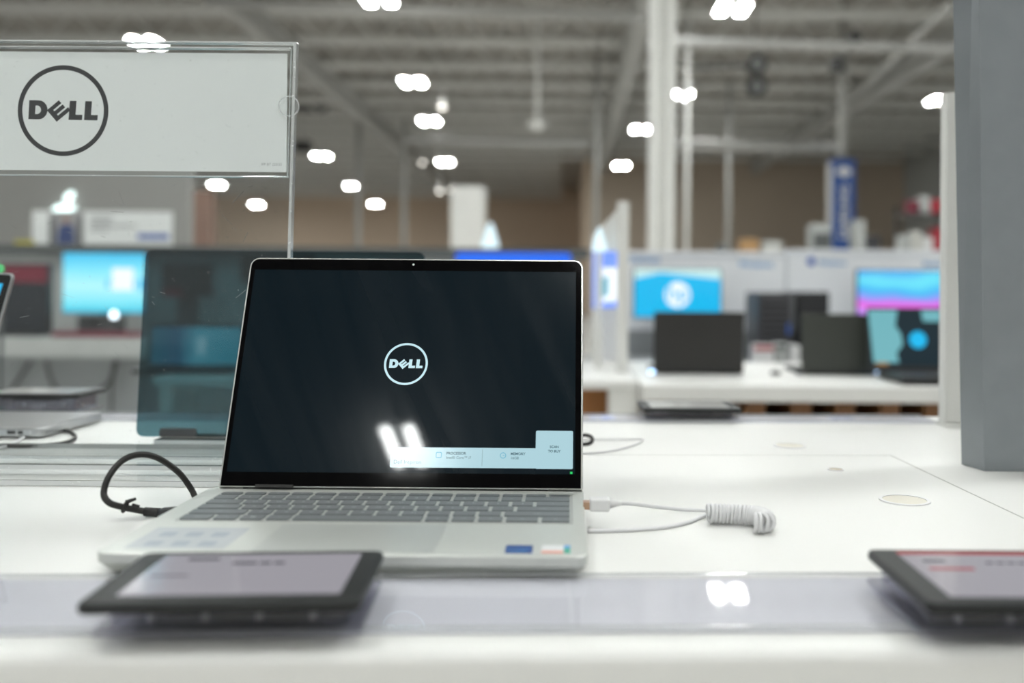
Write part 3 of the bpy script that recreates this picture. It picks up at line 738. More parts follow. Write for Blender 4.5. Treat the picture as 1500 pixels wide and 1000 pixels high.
# thin cables behind the laptop
o = MB().tube(smoothpath([GT(840, 645), GT(870, 643.5), GT(915, 643), GT(938, 643), GT(941, 645), GT(930, 651), GT(905, 658), GT(878, 662.5), GT(845, 664)], 8), 0.0011, 6).build('thin_cable', M['white_cable'], smooth=True)
tag(o, 'thin pale cable lying in a flat loop on the table behind the laptop', 'cable')
o = MB().tube(smoothpath([GT(840, 652), GT(850, 651), GT(860, 650, 0.002), GT(867, 646, 0.005), GT(866, 640, 0.009), GT(858, 637, 0.010), GT(845, 638, 0.009)], 8), 0.0024, 8).build('black_cable', M['rubber'], smooth=True)
tag(o, 'short bend of black cable peeking out behind the edge of the laptop lid', 'cable')

# ================================================================== CLEAR SIGN HOLDER
SY = 0.955
def SP(px, py): return P(px, py, SY)
pr = SP(433, 62); pl_x = -0.95
zb, zt_ = TT + 0.010, pr.z
sign = thing('sign_holder', 'tall clear acrylic sign holder standing behind the laptop with a logo card', 'sign holder', (0, 0, 0))
xr_ = SP(433, 62).x; xb_ = SP(424, 375).x
xr2 = xr_ + (xb_ - xr_) * (zt_ - zb) / (zt_ - SP(424, 375).z)
def slab(y0, y1, inset):
    mb = MB(); i = inset
    vs = [(pl_x, y, z) for y in (y0, y1) for z in (zb, zt_ - i)] + []
    vs = []
    for y in (y0, y1):
        vs += [(pl_x, y, zb), (xr2 - i, y, zb), (xr_ - i, y, zt_ - i), (pl_x, y, zt_ - i)]
    return mb.add(vs, [(0, 1, 2, 3), (7, 6, 5, 4), (0, 4, 5, 1), (1, 5, 6, 2), (2, 6, 7, 3), (3, 7, 4, 0)])
slab(SY - 0.0015, SY + 0.0015, 0.0012).build('front_sheet', M['acrylic'], sign)
mb = MB()
def q4(x, z): return xr_ + (xr2 - xr_) * (zt_ - z) / (zt_ - zb) + x
# rear sheet covers only the card pocket
zc0 = SP(200, 257).z
mb.add([(pl_x, SY + 0.004, zc0), (q4(-0.0012, zc0), SY + 0.004, zc0), (xr_ - 0.0012, SY + 0.004, zt_ - 0.0012), (pl_x, SY + 0.004, zt_ - 0.0012),
        (pl_x, SY + 0.0062, zc0), (q4(-0.0012, zc0), SY + 0.0062, zc0), (xr_ - 0.0012, SY + 0.0062, zt_ - 0.0012), (pl_x, SY + 0.0062, zt_ - 0.0012)],
       [(0, 1, 2, 3), (7, 6, 5, 4), (0, 4, 5, 1), (1, 5, 6, 2), (2, 6, 7, 3), (3, 7, 4, 0)])
mb.build('rear_sheet', M['acrylic'], sign)
# edge bars, whitened to stand in for refracted light
def bar(p0, p1, wx, y0, y1, name='whitened_edge'):
    (xa, za), (xb, zb_) = p0, p1; d = Vector((xb - xa, 0, zb_ - za)).normalized(); nrm = Vector((-d.z, 0, d.x)) * wx / 2
    vs = []
    for y in (y0, y1):
        for p in (Vector((xa, 0, za)) - nrm, Vector((xb, 0, zb_)) - nrm, Vector((xb, 0, zb_)) + nrm, Vector((xa, 0, za)) + nrm): vs.append((p.x, y, p.z))
    return MB().add(vs, [(0, 1, 2, 3), (7, 6, 5, 4), (0, 4, 5, 1), (1, 5, 6, 2), (2, 6, 7, 3), (3, 7, 4, 0)]).build(name, M['acrylic_edge'], sign, 0.0004)
bar((xr_, zt_), (xr2, zb), 0.0030, SY - 0.0022, SY + 0.0070)
bar((q4(-0.0048, zt_), zt_ - 0.006), (q4(-0.0048, zc0), zc0), 0.0012, SY + 0.0015, SY + 0.0040)
bar((pl_x, zt_ - 0.0008), (xr_, zt_ - 0.0008), 0.0016, SY - 0.0022, SY + 0.0070)
bar((pl_x, SP(200, 71).z), (xr_ - 0.005, SP(428, 71).z), 0.0012, SY - 0.0022, SY + 0.0066)
bar((pl_x, zc0), (q4(-0.004, zc0), zc0), 0.0014, SY + 0.0016, SY + 0.0066)
# fine scratches and dust on the outer face of the sheet
rs = random.Random(3); mb = MB()
for _ in range(70):
    px_, py_ = rs.uniform(2, 415), 265 + rs.random() ** 1.3 * 370
    if 205 < px_ < 330 and py_ > 560: continue
    p = SP(px_, py_); an = rs.uniform(-1.2, 1.2); ln = rs.choice((0.001, 0.002, 0.003, 0.006)) * rs.uniform(0.5, 1.5); wd_s = rs.uniform(0.00008, 0.0002)
    d1 = Vector((math.cos(an), 0, math.sin(an))) * ln; d2 = Vector((-math.sin(an), 0, math.cos(an))) * wd_s; q = Vector((p.x, SY - 0.0017, p.z))
    mb.add([q - d1 - d2, q + d1 - d2, q + d1 + d2, q - d1 + d2], [(0, 1, 2, 3)])
for _ in range(330):
    px_, py_ = rs.gauss(*rs.choice(((60, 55), (280, 60), (370, 40)))), rs.gauss(*rs.choice(((440, 60), (395, 40), (320, 50))))
    if not (0 < px_ < 420 and 262 < py_ < 640): continue
    p = SP(px_, py_); k_ = rs.uniform(0.00010, 0.00034)
    mb.add([(p.x - k_, SY - 0.0017, p.z), (p.x, SY - 0.0017, p.z - k_), (p.x + k_, SY - 0.0017, p.z), (p.x, SY - 0.0017, p.z + k_)], [(0, 1, 2, 3)])
mb.build('scratches_and_dust', M['scratch'], sign)['kind'] = 'stuff'
# the little thumb notch on the side of the pocket
pn = SP(424, 156)
MB().ring(circ(pn.x, pn.z, 0.0105, 36), circ(pn.x, pn.z, 0.0094, 36), -(SY - 0.0016), -(SY - 0.0024), Matrix.Rotation(PI / 2, 4, 'X')).build('thumb_notch', M['acrylic_edge'], sign)
# card
c1 = SP(426, 78); c0 = SP(200, 250)
card = box('sign_card', M['card'], pl_x + 0.004, c1.x - 0.004, SY + 0.0018, SY + 0.0024, c0.z, c1.z, sign)
pc = P(92.5, 162, SY + 0.0018); R = 66.5 / F * SY
mb = MB(); emblem(mb, Matrix.Translation((pc.x, SY + 0.0017, pc.z)) @ Matrix.Rotation(0.01, 4, 'Y') @ UPR, R, 0.0, 0.0001)
mb.build('card_logo', M['ink'], card)
mb = MB(); pt = SP(382, 242); text(mb, 'IFP BT 223/23', 0.0036, Matrix.Translation((pt.x, SY + 0.00165, pt.z)) @ UPR)
mb.build('card_small_print', M['ink_grey'], card)
# foot plate
fy0, fy1 = G(150, 712, TT).y, G(150, 657, TT).y
box('foot_plate', M['acrylic_foot'] if 'acrylic_foot' in M else clear('clear_foot_plate', (0.985, 0.99, 0.99), 0.03, 0.65), pl_x, -0.285, fy0, fy1, TT + 0.0005, TT + 0.0055, sign, 0.0008)
box('foot_edge', M['acrylic_edge'], pl_x, -0.285, fy0 - 0.002, fy0, TT + 0.0005, TT + 0.0055, sign)
box('foot_edge', M['acrylic_edge'], pl_x, -0.285, fy1, fy1 + 0.002, TT + 0.0005, TT + 0.0055, sign)
box('foot_rib', M['acrylic_edge'], pl_x, -0.285, SY - 0.003, SY + 0.003, TT + 0.0055, TT + 0.010, sign)
box('foot_rib', M['acrylic_edge'], pl_x, -0.285, SY + 0.055, SY + 0.058, TT + 0.0055, TT + 0.0085, sign)

# tinted sheet behind it
TY = 1.150
a = P(199, 654, TY); b = P(213, 366, TY); cR = P(622, 366, TY)
tp = thing('tinted_panel', 'dark teal tinted glossy panel standing behind the clear sign holder', 'panel', (0, 0, 0))
mb = MB()
def rq(quad, r, n=6):
    out = []
    m_ = len(quad)
    for i in range(m_):
        p0, p1, p2 = Vector(quad[i - 1]), Vector(quad[i]), Vector(quad[(i + 1) % m_])
        d0, d1 = (p0 - p1).normalized(), (p2 - p1).normalized()
        A, B = p1 + d0 * r, p1 + d1 * r
        for k in range(n + 1):
            t = k / n; out.append(tuple((1 - t) ** 2 * A + 2 * t * (1 - t) * p1 + t * t * B))
    return out
quad = [(a.x, TT + 0.0075), (cR.x + 0.006, TT + 0.0075), (cR.x, b.z), (b.x, b.z)]
mb.prism(rq(quad, 0.010), -(TY + 0.002), -TY, Matrix.Rotation(PI / 2, 4, 'X'))
mb.build('tinted_sheet', M['tinted'], tp)
p0 = P(262, 645, TY)
MB().prism(rrect(p0.x - 0.022, p0.x + 0.022, TT + 0.008, TT + 0.018, 0.003), -(TY - 0.0005), -(TY - 0.004), Matrix.Rotation(PI / 2, 4, 'X')).build('clip', M['tower'], tp)
box('foot', M['acrylic_edge'], a.x + 0.03, cR.x - 0.03, TY - 0.02, TY + 0.03, TT + 0.0001, TT + 0.0068, tp)

# ================================================================== PRICE TABLETS
def price_tablet(px_l, py, width_px_pts, label, screen, rz, extra, riser_h=0.018, wdt=0.146, dep=0.101, flip=False):
    pass
def make_tablet(name, label, loc, rz, wdt, dep, h, content, mscreen, shelllab=None):
    t = thing(name, label, 'tablet', loc, rz, 'black price tablets')
    MB().prism(rrect(-wdt / 2, wdt / 2, 0, dep, 0.006), h, h + 0.0062).build('shell', M['device_black'], t, 0.0022, seg=3)
    s = MB().prism(rrect(-wdt / 2 + 0.016, wdt / 2 - 0.0125, 0.0125, dep - 0.0085, 0.001, 2), h + 0.0062, h + 0.0065).build('screen', mscreen, t)
    if content: content(s, h + 0.0066, wdt, dep)
    return t
def riser(label, loc, rz, wdt, y0, y1, h):
    t = thing('tablet_riser', label, 'stand', loc, rz, 'clear tablet stands')
    MB().prism(rrect(-wdt / 2, wdt / 2, y0, y1, 0.003), 0.0, 0.0035).build('base_plate', M['acrylic_solid'], t, 0.0006)
    MB().box(-wdt / 2 + 0.008, wdt / 2 - 0.008, y0 + 0.006, y0 + 0.0095, 0.0035, h).build('front_wall', M['acrylic_solid'], t, 0.0005)
    MB().box(-wdt / 2 + 0.008, wdt / 2 - 0.008, y1 - 0.010, y1 - 0.0065, 0.0035, h).build('rear_wall', M['acrylic_solid'], t, 0.0005)
    for s in (-1, 1):
        x = s * (wdt / 2 - 0.010); MB().box(x - 0.0018, x + 0.0018, y0 + 0.0095, y1 - 0.010, 0.0035, h).build('side_wall', M['acrylic_solid'], t, 0.0005)
    box('core', M['tower'], -wdt / 2 + 0.035, wdt / 2 - 0.035, y0 + 0.03, y1 - 0.02, h - 0.007, h - 0.0005, t, 0.002)
    mb = MB()
    for x in (-0.045, -0.016, 0.013, 0.042): mb.lathe([(0.0022, 0.0035), (0.0022, 0.0060)], (x, y0 + 0.016, 0), 10)
    mb.build('screws', M['silver'], t)
    return t
STH = TT + 0.0044
RH = 0.0165
TB = STH + RH - 0.0                    # underside of the tablets
topz = TB + 0.0062
f_l, f_r, b_r, b_l = G(92, 885, topz), G(521, 880, topz), G(578, 807, topz), G(246, 806, topz)
def bars(s, z, wd, dp):
    mb = MB(); x0 = -wd / 2 + 0.016
    mb.box(x0 + 0.016, x0 + 0.034, dp - 0.021, dp - 0.0175, z, z + 0.0002)
    mb.build('price_text', M['e_dark_ink'], s)
    for i, (a, b) in enumerate(((0.044, 0.058), (0.060, 0.066), (0.068, 0.074))):
        box('text_line', M['e_dark_ink'], x0 + a, x0 + b, dp - 0.030, dp - 0.0265, z, z + 0.0002, s)
    box('text_line', M['e_dark_ink'], x0 + 0.006, x0 + 0.026, dp - 0.052, dp - 0.0505, z, z + 0.0002, s)
def bars_red(s, z, wd, dp):
    mb = MB(); x0, x1 = -wd / 2 + 0.016, wd / 2 - 0.0125
    mb.box(x0, x1, dp - 0.014, dp - 0.0085, z, z + 0.0002); mb.build('red_banner', M['e_red'], s); mb = MB()
    mb.box(x0 + 0.008, x0 + 0.034, dp - 0.046, dp - 0.042, z, z + 0.0002)
    mb.build('red_line', M['e_red'], s)
    mb = MB(); mb.box(x0 + 0.010, x0 + 0.023, dp - 0.030, dp - 0.026, z, z + 0.0002)
    for k in range(5): box('text_line', M['e_dark_ink'], x0 + 0.046 + k * 0.0065, x0 + 0.0505 + k * 0.0065, dp - 0.033, dp - 0.0305, z, z + 0.0002, s)
    mb.build('price_text', M['e_dark_ink'], s)
WD = (f_r - f_l).length * 0.99
cx = (f_l + f_r + b_l + b_r) / 4
yaw_l = math.atan2((f_r - f_l).y, (f_r - f_l).x)
DP = ((b_l + b_r) / 2 - (f_l + f_r) / 2).length
loc = ((f_l + f_r) / 2); cx0 = cx.x
t = make_tablet('price_tablet', 'black price tablet on a clear stand in front of the laptop corner', (cx0 , loc.y, STH), yaw_l, WD * 0.99, DP, RH, bars, M['e_price'])
riser('clear acrylic stand under the price tablet before the laptop', (cx0, loc.y, STH), yaw_l, WD * 0.97, 0.016, DP + 0.004, RH)
r1, r2 = G(1366, 885, topz), G(1264, 803, topz)
xl = (r1.x + r2.x) / 2
make_tablet('price_tablet', 'black price tablet with a red banner across its screen, below the grey post', (xl + WD / 2, r1.y, STH), 0.0, WD, r2.y - r1.y, RH, bars_red, M['e_price'])
riser('clear acrylic stand under the price tablet with the red banner', (xl + WD / 2, r1.y, STH), 0.0, WD * 0.98, 0.016, r2.y - r1.y + 0.004, RH)
# rear tablets, facing the other side of the table
q1, q2 = G(947, 611, TT + 0.012), G(1078, 606, TT + 0.012)
pm = (q1 + q2) / 2
RB = 0.010
make_tablet('price_tablet', 'black price tablet lying on the rear label strip behind the laptop', (pm.x, pm.y + 0.105, STH), PI + YAW, WD * 0.97, 0.095, RB, None, M['e_price_grey'])
riser('clear acrylic stand under the tablet on the rear label strip', (pm.x, pm.y + 0.105, STH), PI + YAW, WD * 0.92, 0.012, 0.09, RB)
q1 = G(145, 600, TT + 0.030)
make_tablet('price_tablet', 'black price tablet seen through the clear sign holder, beyond the thin silver laptop', (-0.775, 1.46, STH), PI + 0.02, 0.146, 0.095, 0.022, None, M['e_price_grey'])
riser('clear acrylic stand under the tablet seen through the sign holder', (-0.775, 1.46, STH), PI + 0.02, 0.140, 0.008, 0.09, 0.022)

# thin silver laptop at the picture's edge, behind the sign
e = G(62, 643, TT)
ml = thing('laptop', 'thin silver laptop with a white plug in its side, seen through the clear sign', 'laptop', (e.x, e.y, TT), 0.0)
MB().prism(rrect(-0.30, -0.0, 0.0, 0.155, 0.010), 0.002, 0.014).build('base', M['silver'], ml, 0.003)
mb = MB()
mb.box(-0.043, -0.033, -0.0006, 0.0005, 0.006, 0.010); mb.box(-0.030, -0.024, -0.0006, 0.0005, 0.006, 0.010)
mb.build('side_ports', M['dark_void'], ml)
for x in (-0.27, -0.03):
    for y in (0.02, 0.13): box('foot', M['rubber'], x - 0.008, x + 0.008, y - 0.008, y + 0.008, 0, 0.0022, ml)
# its lid rises beyond the edge of view; the corner shows
Yl = e.y - 0.02
pa, pb = P(20, 400, Yl), P(0, 470, Yl)
mlid = MB(); inv = -ml.location
ld = (pb - pa).normalized(); bot = pa + ld * ((TT + 0.016 - pa.z) / ld.z)
quad = [(pa.x, pa.z), (pa.x - 0.30, pa.z - 0.0), (bot.x - 0.30, bot.z), (bot.x, bot.z)]
quad = [(bot.x, bot.z), (pa.x, pa.z), (pa.x - 0.25, pa.z), (bot.x - 0.25, bot.z)]
RX = Matrix.Rotation(PI / 2, 4, 'X')
tr = Matrix.Translation(inv)
o = MB().prism(rq(quad, 0.008), -(Yl + 0.005), -Yl, tr @ RX).build('lid', M['silver'], ml)
def inset(qd, i): return [(qd[0][0] - i, qd[0][1] + i), (qd[1][0] - i, qd[1][1] - i), (qd[2][0] + i, qd[2][1] - i), (qd[3][0] + i, qd[3][1] + i)]
MB().prism(rq(inset(quad, 0.0016), 0.007), -Yl, -Yl + 0.0003, tr @ RX).build('bezel', M['bezel'], o)
MB().prism(inset(quad, 0.0125), -Yl + 0.0003, -Yl + 0.0005, tr @ RX).build('display', M['e_sky'], o)
# white plug and black loop
wp = thing('charging_cable', 'white charging plug and cord pushed into the thin silver laptop', 'cable', (0, 0, 0))
mb = MB(); p = G(48, 631, TT + 0.008); mb.tube([p + Vector((-0.012, 0.02, 0.001)), p, p + Vector((0.006, -0.012, 0))], [0.004, 0.0055, 0.003], 10); mb.build('plug', M['white_plastic'], wp, smooth=True)
MB().tube(smoothpath([p + Vector((0.0, -0.006, 0)), GT(38, 638, 0.003), GT(22, 648, 0.002), GT(5, 655, 0.002), GT(-20, 662, 0.002)], 8), 0.0018, 8).build('cord', M['white_cable'], wp, smooth=True)
o = MB().tube(smoothpath([GT(-20, 650, 0.0025), GT(20, 653, 0.0025), GT(60, 652, 0.0025), GT(95, 648, 0.0025), GT(110, 641, 0.0025), GT(103, 632, 0.0028), GT(80, 628, 0.003), GT(64, 629, 0.003)], 8), 0.0022, 8).build('black_cable', M['rubber'], smooth=True)
tag(o, 'black cable lying in a flat loop in front of the thin silver laptop', 'cable')

# ================================================================== GREY POST AND WHITE FRAME ON OUR TABLE
pc_ = G(1441.5, 690, TT); pl_ = G(1408, 680, TT)
gp = thing('grey_post', 'broad satin grey metal post standing on the table, cut by the picture edge', 'post', (0, 0, TT))
wv = Vector((0.14, -0.002, 0)); dv = pl_ - pc_
lean = Vector((-0.0105, 0, 0.6))
def post(h):
    b0 = [pc_, pc_ + wv, pc_ + wv + dv * 1.0, pl_]
    b0 = [Vector((v.x, v.y, 0)) for v in b0]
    t0 = [v + lean / 0.6 * h for v in b0]
    t0[3] = t0[3] + Vector((-0.0045, 0, 0)) * (h / 0.5)
    return MB().add(b0 + t0, [(3, 2, 1, 0), (4, 5, 6, 7), (0, 1, 5, 4), (1, 2, 6, 5), (2, 3, 7, 6), (3, 0, 4, 7)])
post(0.75).build('shaft', M['grey_post'], gp, 0.0008)
MB().box(pc_.x + 0.004, pc_.x + 0.13, pc_.y + 0.002, pl_.y - 0.003, 0.0, 0.0008).build('base_gasket', M['dark_void'], gp)
fr = thing('divider_frame', 'white upright divider frame standing just behind the grey post', 'divider', (0, 0, TT))
fp = G(1392, 622, TT); fx0, fx1 = G(1379, 622, TT).x, G(1406, 622, TT).x
ftop = P(1390, 138, fp.y).z - TT
box('upright', M['white_paint'], fx0, fx1, fp.y - 0.012, fp.y + 0.012, 0.003, ftop, fr, 0.002)
box('foot', M['white_paint'], fx0 - 0.004, fx1 + 0.03, fp.y - 0.03, fp.y + 0.03, 0.0, 0.003, fr)
zz = P(1400, 398, 1.2).z - TT
box('hanging_panel', M['dark_panel'], fx1 - 0.002, fx1 + 0.20, fp.y - 0.016, fp.y - 0.0125, zz, ftop - 0.01, fr)

# ================================================================== SECOND TABLE
T2Z = CAMZ - 0.284
a = G(940, 563, T2Z); 
t2 = thing('display_table', 'white display table behind, carrying the charcoal and the olive-grey laptops', 'table', (0, 0, 0))
tx0 = G(940, 563, T2Z).x; y2 = a.y
box('table_top', M['white_top'], tx0, 2.7, y2, 3.75, T2Z - 0.05, T2Z, t2, 0.006, seg=3)
for x in (tx0 + 0.008, 2.5): box('side_panel', M['white_paint'], x, x + 0.012, y2 + 0.05, 3.7, 0, T2Z - 0.05, t2)
box('rear_panel', M['dark_void'], tx0 + 0.061, 2.49, 3.6, 3.65, 0.02, T2Z - 0.052, t2)
for i, px in enumerate((974, 1108, 1176, 1241, 1307, 1372)):
    p = P(px, 600, 3.0)
    c = thing('low_cabinet', ['brown low cabinet under the table behind the rear price tablet', 'brown low cabinet under the table, straight below the computer tower', 'brown low cabinet under the table, below the olive-grey laptop', 'brown low cabinet under the table, below the glowing puck',
              'brown low cabinet under the table, below the laptop with the teal picture', 'brown low cabinet under the table, partly behind the white divider frame'][i], 'cabinet', (p.x, 3.02, 0), 0, 'brown cabinets under the rear table')
    box('carcass', M['brown_box'], -0.031, 0.031, 0.0, 0.5, 0.02, T2Z - 0.06, c)
    box('plinth', M['dark_void'], -0.03, 0.03, 0.02, 0.48, 0, 0.02, c)
# the side table section
a3 = G(862, 557, T2Z)
t3 = thing('display_table', 'narrow white table section with a lit divider, next to the rear table', 'table', (0, 0, 0))
box('table_top', M['white_top'], G(199, 557, T2Z).x, tx0 - 0.004, a3.y, 3.75, T2Z - 0.028, T2Z, t3, 0.004)
lx0, lx1 = P(893, 580, a3.y).x, tx0 - 0.005
box('leg_panel', M['white_paint'], lx0, lx1, a3.y + 0.01, a3.y + 0.05, 0, T2Z - 0.028, t3)
box('end_panel', M['white_paint'], G(199, 557, T2Z).x + 0.01, G(199, 557, T2Z).x + 0.05, a3.y + 0.03, 3.7, 0, T2Z - 0.028, t3)
p, q_ = P(800, 575, 3.1), P(890, 575, 3.1)
c = thing('low_cabinet', 'orange-brown low cabinet under the narrow table section beside the laptop lid', 'cabinet', (0, 3.1, 0))
box('carcass', mat('orange_wood', (0.34, 0.14, 0.035), 0.5, var=0.12, scale=12), p.x, q_.x, 0, 0.45, 0.03, T2Z - 0.03, c)
box('plinth', M['dark_void'], p.x + 0.02, q_.x - 0.02, 0.02, 0.43, 0, 0.03, c)

# laptops seen from behind
def back_laptop(pxl, pxr, pyt, pyb, Y, m, label, wedge=0.0):
    a, b = P(pxl, pyb, Y), P(pxr, pyb, Y); top = P((pxl + pxr) / 2, pyt, Y)
    wd = b.x - a.x; h = top.z - T2Z
    t = thing('laptop', label, 'laptop', ((a.x + b.x) / 2, Y, T2Z))
    o = MB().prism([(-wd / 2 + wedge * 0.4, 0), (wd / 2, 0), (wd / 2 - wedge, h - 0.015), (-wd / 2, h - 0.015)], -0.006, 0.0, UPR).build('lid', m, t, 0.002)
    o.location = (0, 0.0, 0.012); o.rotation_euler = (0.10, 0, 0)
    box('base', m, -wd / 2, wd / 2, 0.006, 0.22, 0.003, 0.016, t, 0.003)
    MB().tube([(-wd / 2 + 0.03, 0.004, 0.010), (wd / 2 - 0.03, 0.004, 0.010)], 0.006, 10).build('hinge', M['black_plastic'], t, smooth=True)
    box('feet', M['rubber'], -wd / 2 + 0.02, wd / 2 - 0.02, 0.02, 0.2, 0, 0.003, t)
    return t
back_laptop(957, 1089, 455, 545, 3.19, M['charcoal_lid'], 'charcoal laptop seen from behind, below the monitor with the round logo')
back_laptop(1171, 1290, 458, 545, 3.19, M['olive_lid'], 'olive-grey laptop seen from behind, in front of the black computer tower', 0.022)
# laptop with the teal picture, facing us
a, b, top = P(1285, 553, 3.05), P(1400, 553, 3.05), P(1330, 450, 3.15)
t = thing('laptop', 'open black laptop facing us with a teal and black picture, by the divider', 'laptop', (a.x, 3.07, T2Z))
hh = top.z - T2Z
box('base', M['black_plastic'], 0.012, 0.36, -0.21, 0.02, 0.003, 0.026, t, 0.006)
MB().prism(rrect(0.03, 0.34, -0.19, -0.02, 0.004), 0.0262, 0.0275).build('keyboard', M['tower'], t)
ld_ = MB().prism(rrect(-0.012, 0.34, 0, hh - 0.02, 0.006), -0.006, 0, UPR).build('lid', M['black_plastic'], t)
ld_.location = (0, 0.02, 0.022); ld_.rotation_euler = (-0.18, 0, 0)
MB().prism([(-0.006, 0.02), (0.33, 0.02), (0.33, hh - 0.028), (-0.008, hh - 0.028)], 0.0, 0.001, UPR).build('display', M['e_darkpic'], ld_)
z_ = hh - 0.028
MB().prism([(0.002, 0.03), (0.085, 0.03), (0.078, 0.06), (0.100, 0.09), (0.095, 0.125), (0.078, 0.15), (0.088, z_), (-0.008, z_)], 0.0012, 0.0018, UPR).build('teal_picture', M['e_teal'], ld_)
MB().prism(circ(0.150, 0.105, 0.028, 24), 0.0012, 0.0018, UPR).build('blue_glow', M['e_sky'], ld_)
MB().prism([(0.17, 0.165), (0.25, 0.165), (0.25, z_), (0.165, z_)], 0.0012, 0.0018, UPR).build('sky_picture', M['e_teal'], ld_)
MB().box(0.01, 0.05, -0.0018, -0.0012, 0.022, 0.032).build('orange_mark', M['e_orange'], ld_)
for px, lab in ((955, 'small glowing blue-white sensor puck beside the charcoal laptop'), (1287, 'small glowing blue-white sensor puck between olive-grey and teal-picture laptops')):
    p = G(px, 551, T2Z); t = thing('sensor_puck', lab, 'sensor', p)
    MB().lathe([(0.010, 0), (0.012, 0.004), (0.010, 0.012)], n=16).build('body', M['white_plastic'], t, smooth=True)
    MB().lathe([(0.0105, 0.0125), (0.0075, 0.019), (0.001, 0.021)], n=16).build('light_dome', M['e_puck'], t, smooth=True)
for px, lab in ((1136, 'small dark coiled tether on the rear table nearer the charcoal laptop'), (1173, 'small dark coiled tether on the rear table by the olive-grey laptop')):
    p = G(px, 549, T2Z); mb = MB()
    for k in range(3): mb.tube([p + Vector((0.015 * math.cos(t), 0.014 * math.sin(t), 0.003 + 0.004 * k)) for t in [i * 2 * PI / 16 for i in range(17)]], 0.002, 6)
    tag(mb.build('coiled_tether', M['tower'], smooth=True), lab, 'cable')

# lit divider frame on the narrow table
dX = P(912, 420, 3.22).x
dv_ = thing('divider_frame', 'white divider frame running in depth with a lit blue poster', 'divider', (dX, 3.22, T2Z))
dtop = P(912, 295, 3.22).z - T2Z
box('near_upright', M['white_paint'], -0.018, 0.020, 0, 0.04, 0, dtop, dv_, 0.003)
far_y = 4.95 - 3.22
far_y = 0.52
ftz = (P(870, 345, 3.22).z - T2Z)
# the frame stands askew, so its far upright shows beside the near one
fx_ = P(871, 430, 3.72).x - dX; ftz = P(871, 343, 3.72).z - T2Z
box('far_upright', M['white_paint'], fx_ - 0.012, fx_ + 0.012, 0.50, 0.53, 0.0, ftz, dv_, 0.003)
def dq(t, z): return Vector((fx_ + (0.0 - fx_) * t, 0.51 + (0.02 - 0.51) * t, z))
dth = Vector((0.004, 0.001, 0))
def panel_q(t0, t1, z00, z01, z10, z11, off=0.0, name='poster', m=None, parent=dv_):
    n_ = Vector((0.49, fx_, 0)).normalized(); n_ = Vector((-0.49, fx_, 0)).normalized() if False else Vector((fx_ * 0 - 0.49, -abs(fx_) * 0 + fx_ * -0.0 - 0.1, 0)).normalized()
    vs = [dq(t0, z00), dq(t1, z10), dq(t1, z11), dq(t0, z01)]
    vs = [v + n_ * off for v in vs]; vs += [v + n_ * 0.004 for v in vs]
    return MB().add(vs, [(0, 1, 2, 3), (7, 6, 5, 4), (0, 4, 5, 1), (1, 5, 6, 2), (2, 6, 7, 3), (3, 7, 4, 0)]).build(name, m, parent)
panel_q(0.0, 1.0, 0.02, ftz, 0.02, dtop - 0.01, 0.0, 'panel', M['white_paint'])
def zat(t, py):
    v = dq(t, 0); Yv = 3.22 + v.y; return P(900, py, Yv).z - T2Z
po = panel_q(0.04, 0.95, zat(0.04, 452), zat(0.04, 368), zat(0.95, 450), zat(0.95, 368), 0.006, 'lit_poster', M['e_peri'])
panel_q(0.22, 0.95, zat(0.22, 443), zat(0.22, 392), zat(0.95, 440), zat(0.95, 392), 0.012, 'poster_picture', M['e_white'], dv_)
panel_q(0.50, 0.72, zat(0.5, 436), zat(0.5, 408), zat(0.72, 432), zat(0.72, 404), 0.018, 'poster_figure', M['e_teal'], dv_)
# ================================================================== LIT CONES
def cone(px, pt, pb, Y, r0, label):
    a, b = P(px, pb, Y), P(px, pt, Y)
    t = thing('lit_cone', label, 'lamp', a); h = b.z - a.z
    MB().lathe([(r0, 0), (r0 * 0.92, h * 0.25), (r0 * 0.45, h * 0.75), (r0 * 0.15, h)], n=24).build('shade', M['e_cone'], t, smooth=True)
    return t, a
t, a = cone(878, 333, 368, 3.40, 0.027, 'small white glowing tapered light on top of the lit divider')
MB().lathe([(0.012, -(a.z - T2Z) ), (0.012, 0)], n=12).build('stem', M['white_paint'], t)
t, a = cone(718, 326, 368, 7.1, 0.068, 'white glowing tapered light standing behind the laptop next to the square pillar')
MB().lathe([(0.09, -a.z), (0.09, -a.z + 0.02), (0.02, -a.z + 0.03), (0.02, 0)], n=16).build('stem', M['white_paint'], t)

# ================================================================== THIRD ROW: backdrops with monitors and towers
T3Z = CAMZ - 0.42
t4 = thing('display_counter', 'long white counter along the pale backdrop boards carrying towers and monitors', 'counter', (0, 0, 0))
box('counter_top', M['grey_panel'], 0.10, 3.9, 4.9, 6.0, T3Z - 0.05, T3Z, t4, 0.004)
box('counter_body', M['edge_band'], 0.14, 3.86, 4.98, 5.95, 0.0, T3Z - 0.05, t4)
def backdrop(px0, px1, pyt, Y, label):
    a, b = P(px0, pyt, Y), P(px1, pyt, Y)
    t = thing('backdrop_board', label, 'display board', ((a.x + b.x) / 2, Y, 0)); wd = b.x - a.x
    box('board', M['white_panel'], -wd / 2, wd / 2, 0, 0.08, 0.0, a.z - 0.03, t)
    box('top_cap', M['white_panel'], -wd / 2, wd / 2, -0.01, 0.09, a.z - 0.03, a.z, t, 0.004)
    box('lower_band', M['grey_panel'], -wd / 2, wd / 2, -0.006, 0.0, T3Z, T3Z + 0.16, t)
    return t
YB = 6.02
bl = backdrop(908, 1151, 367, YB, 'pale lavender-grey backdrop board behind the monitor with the round logo')
br = backdrop(1153, 1440, 365, YB, 'pale lavender-grey backdrop board behind the colourful wave monitor')
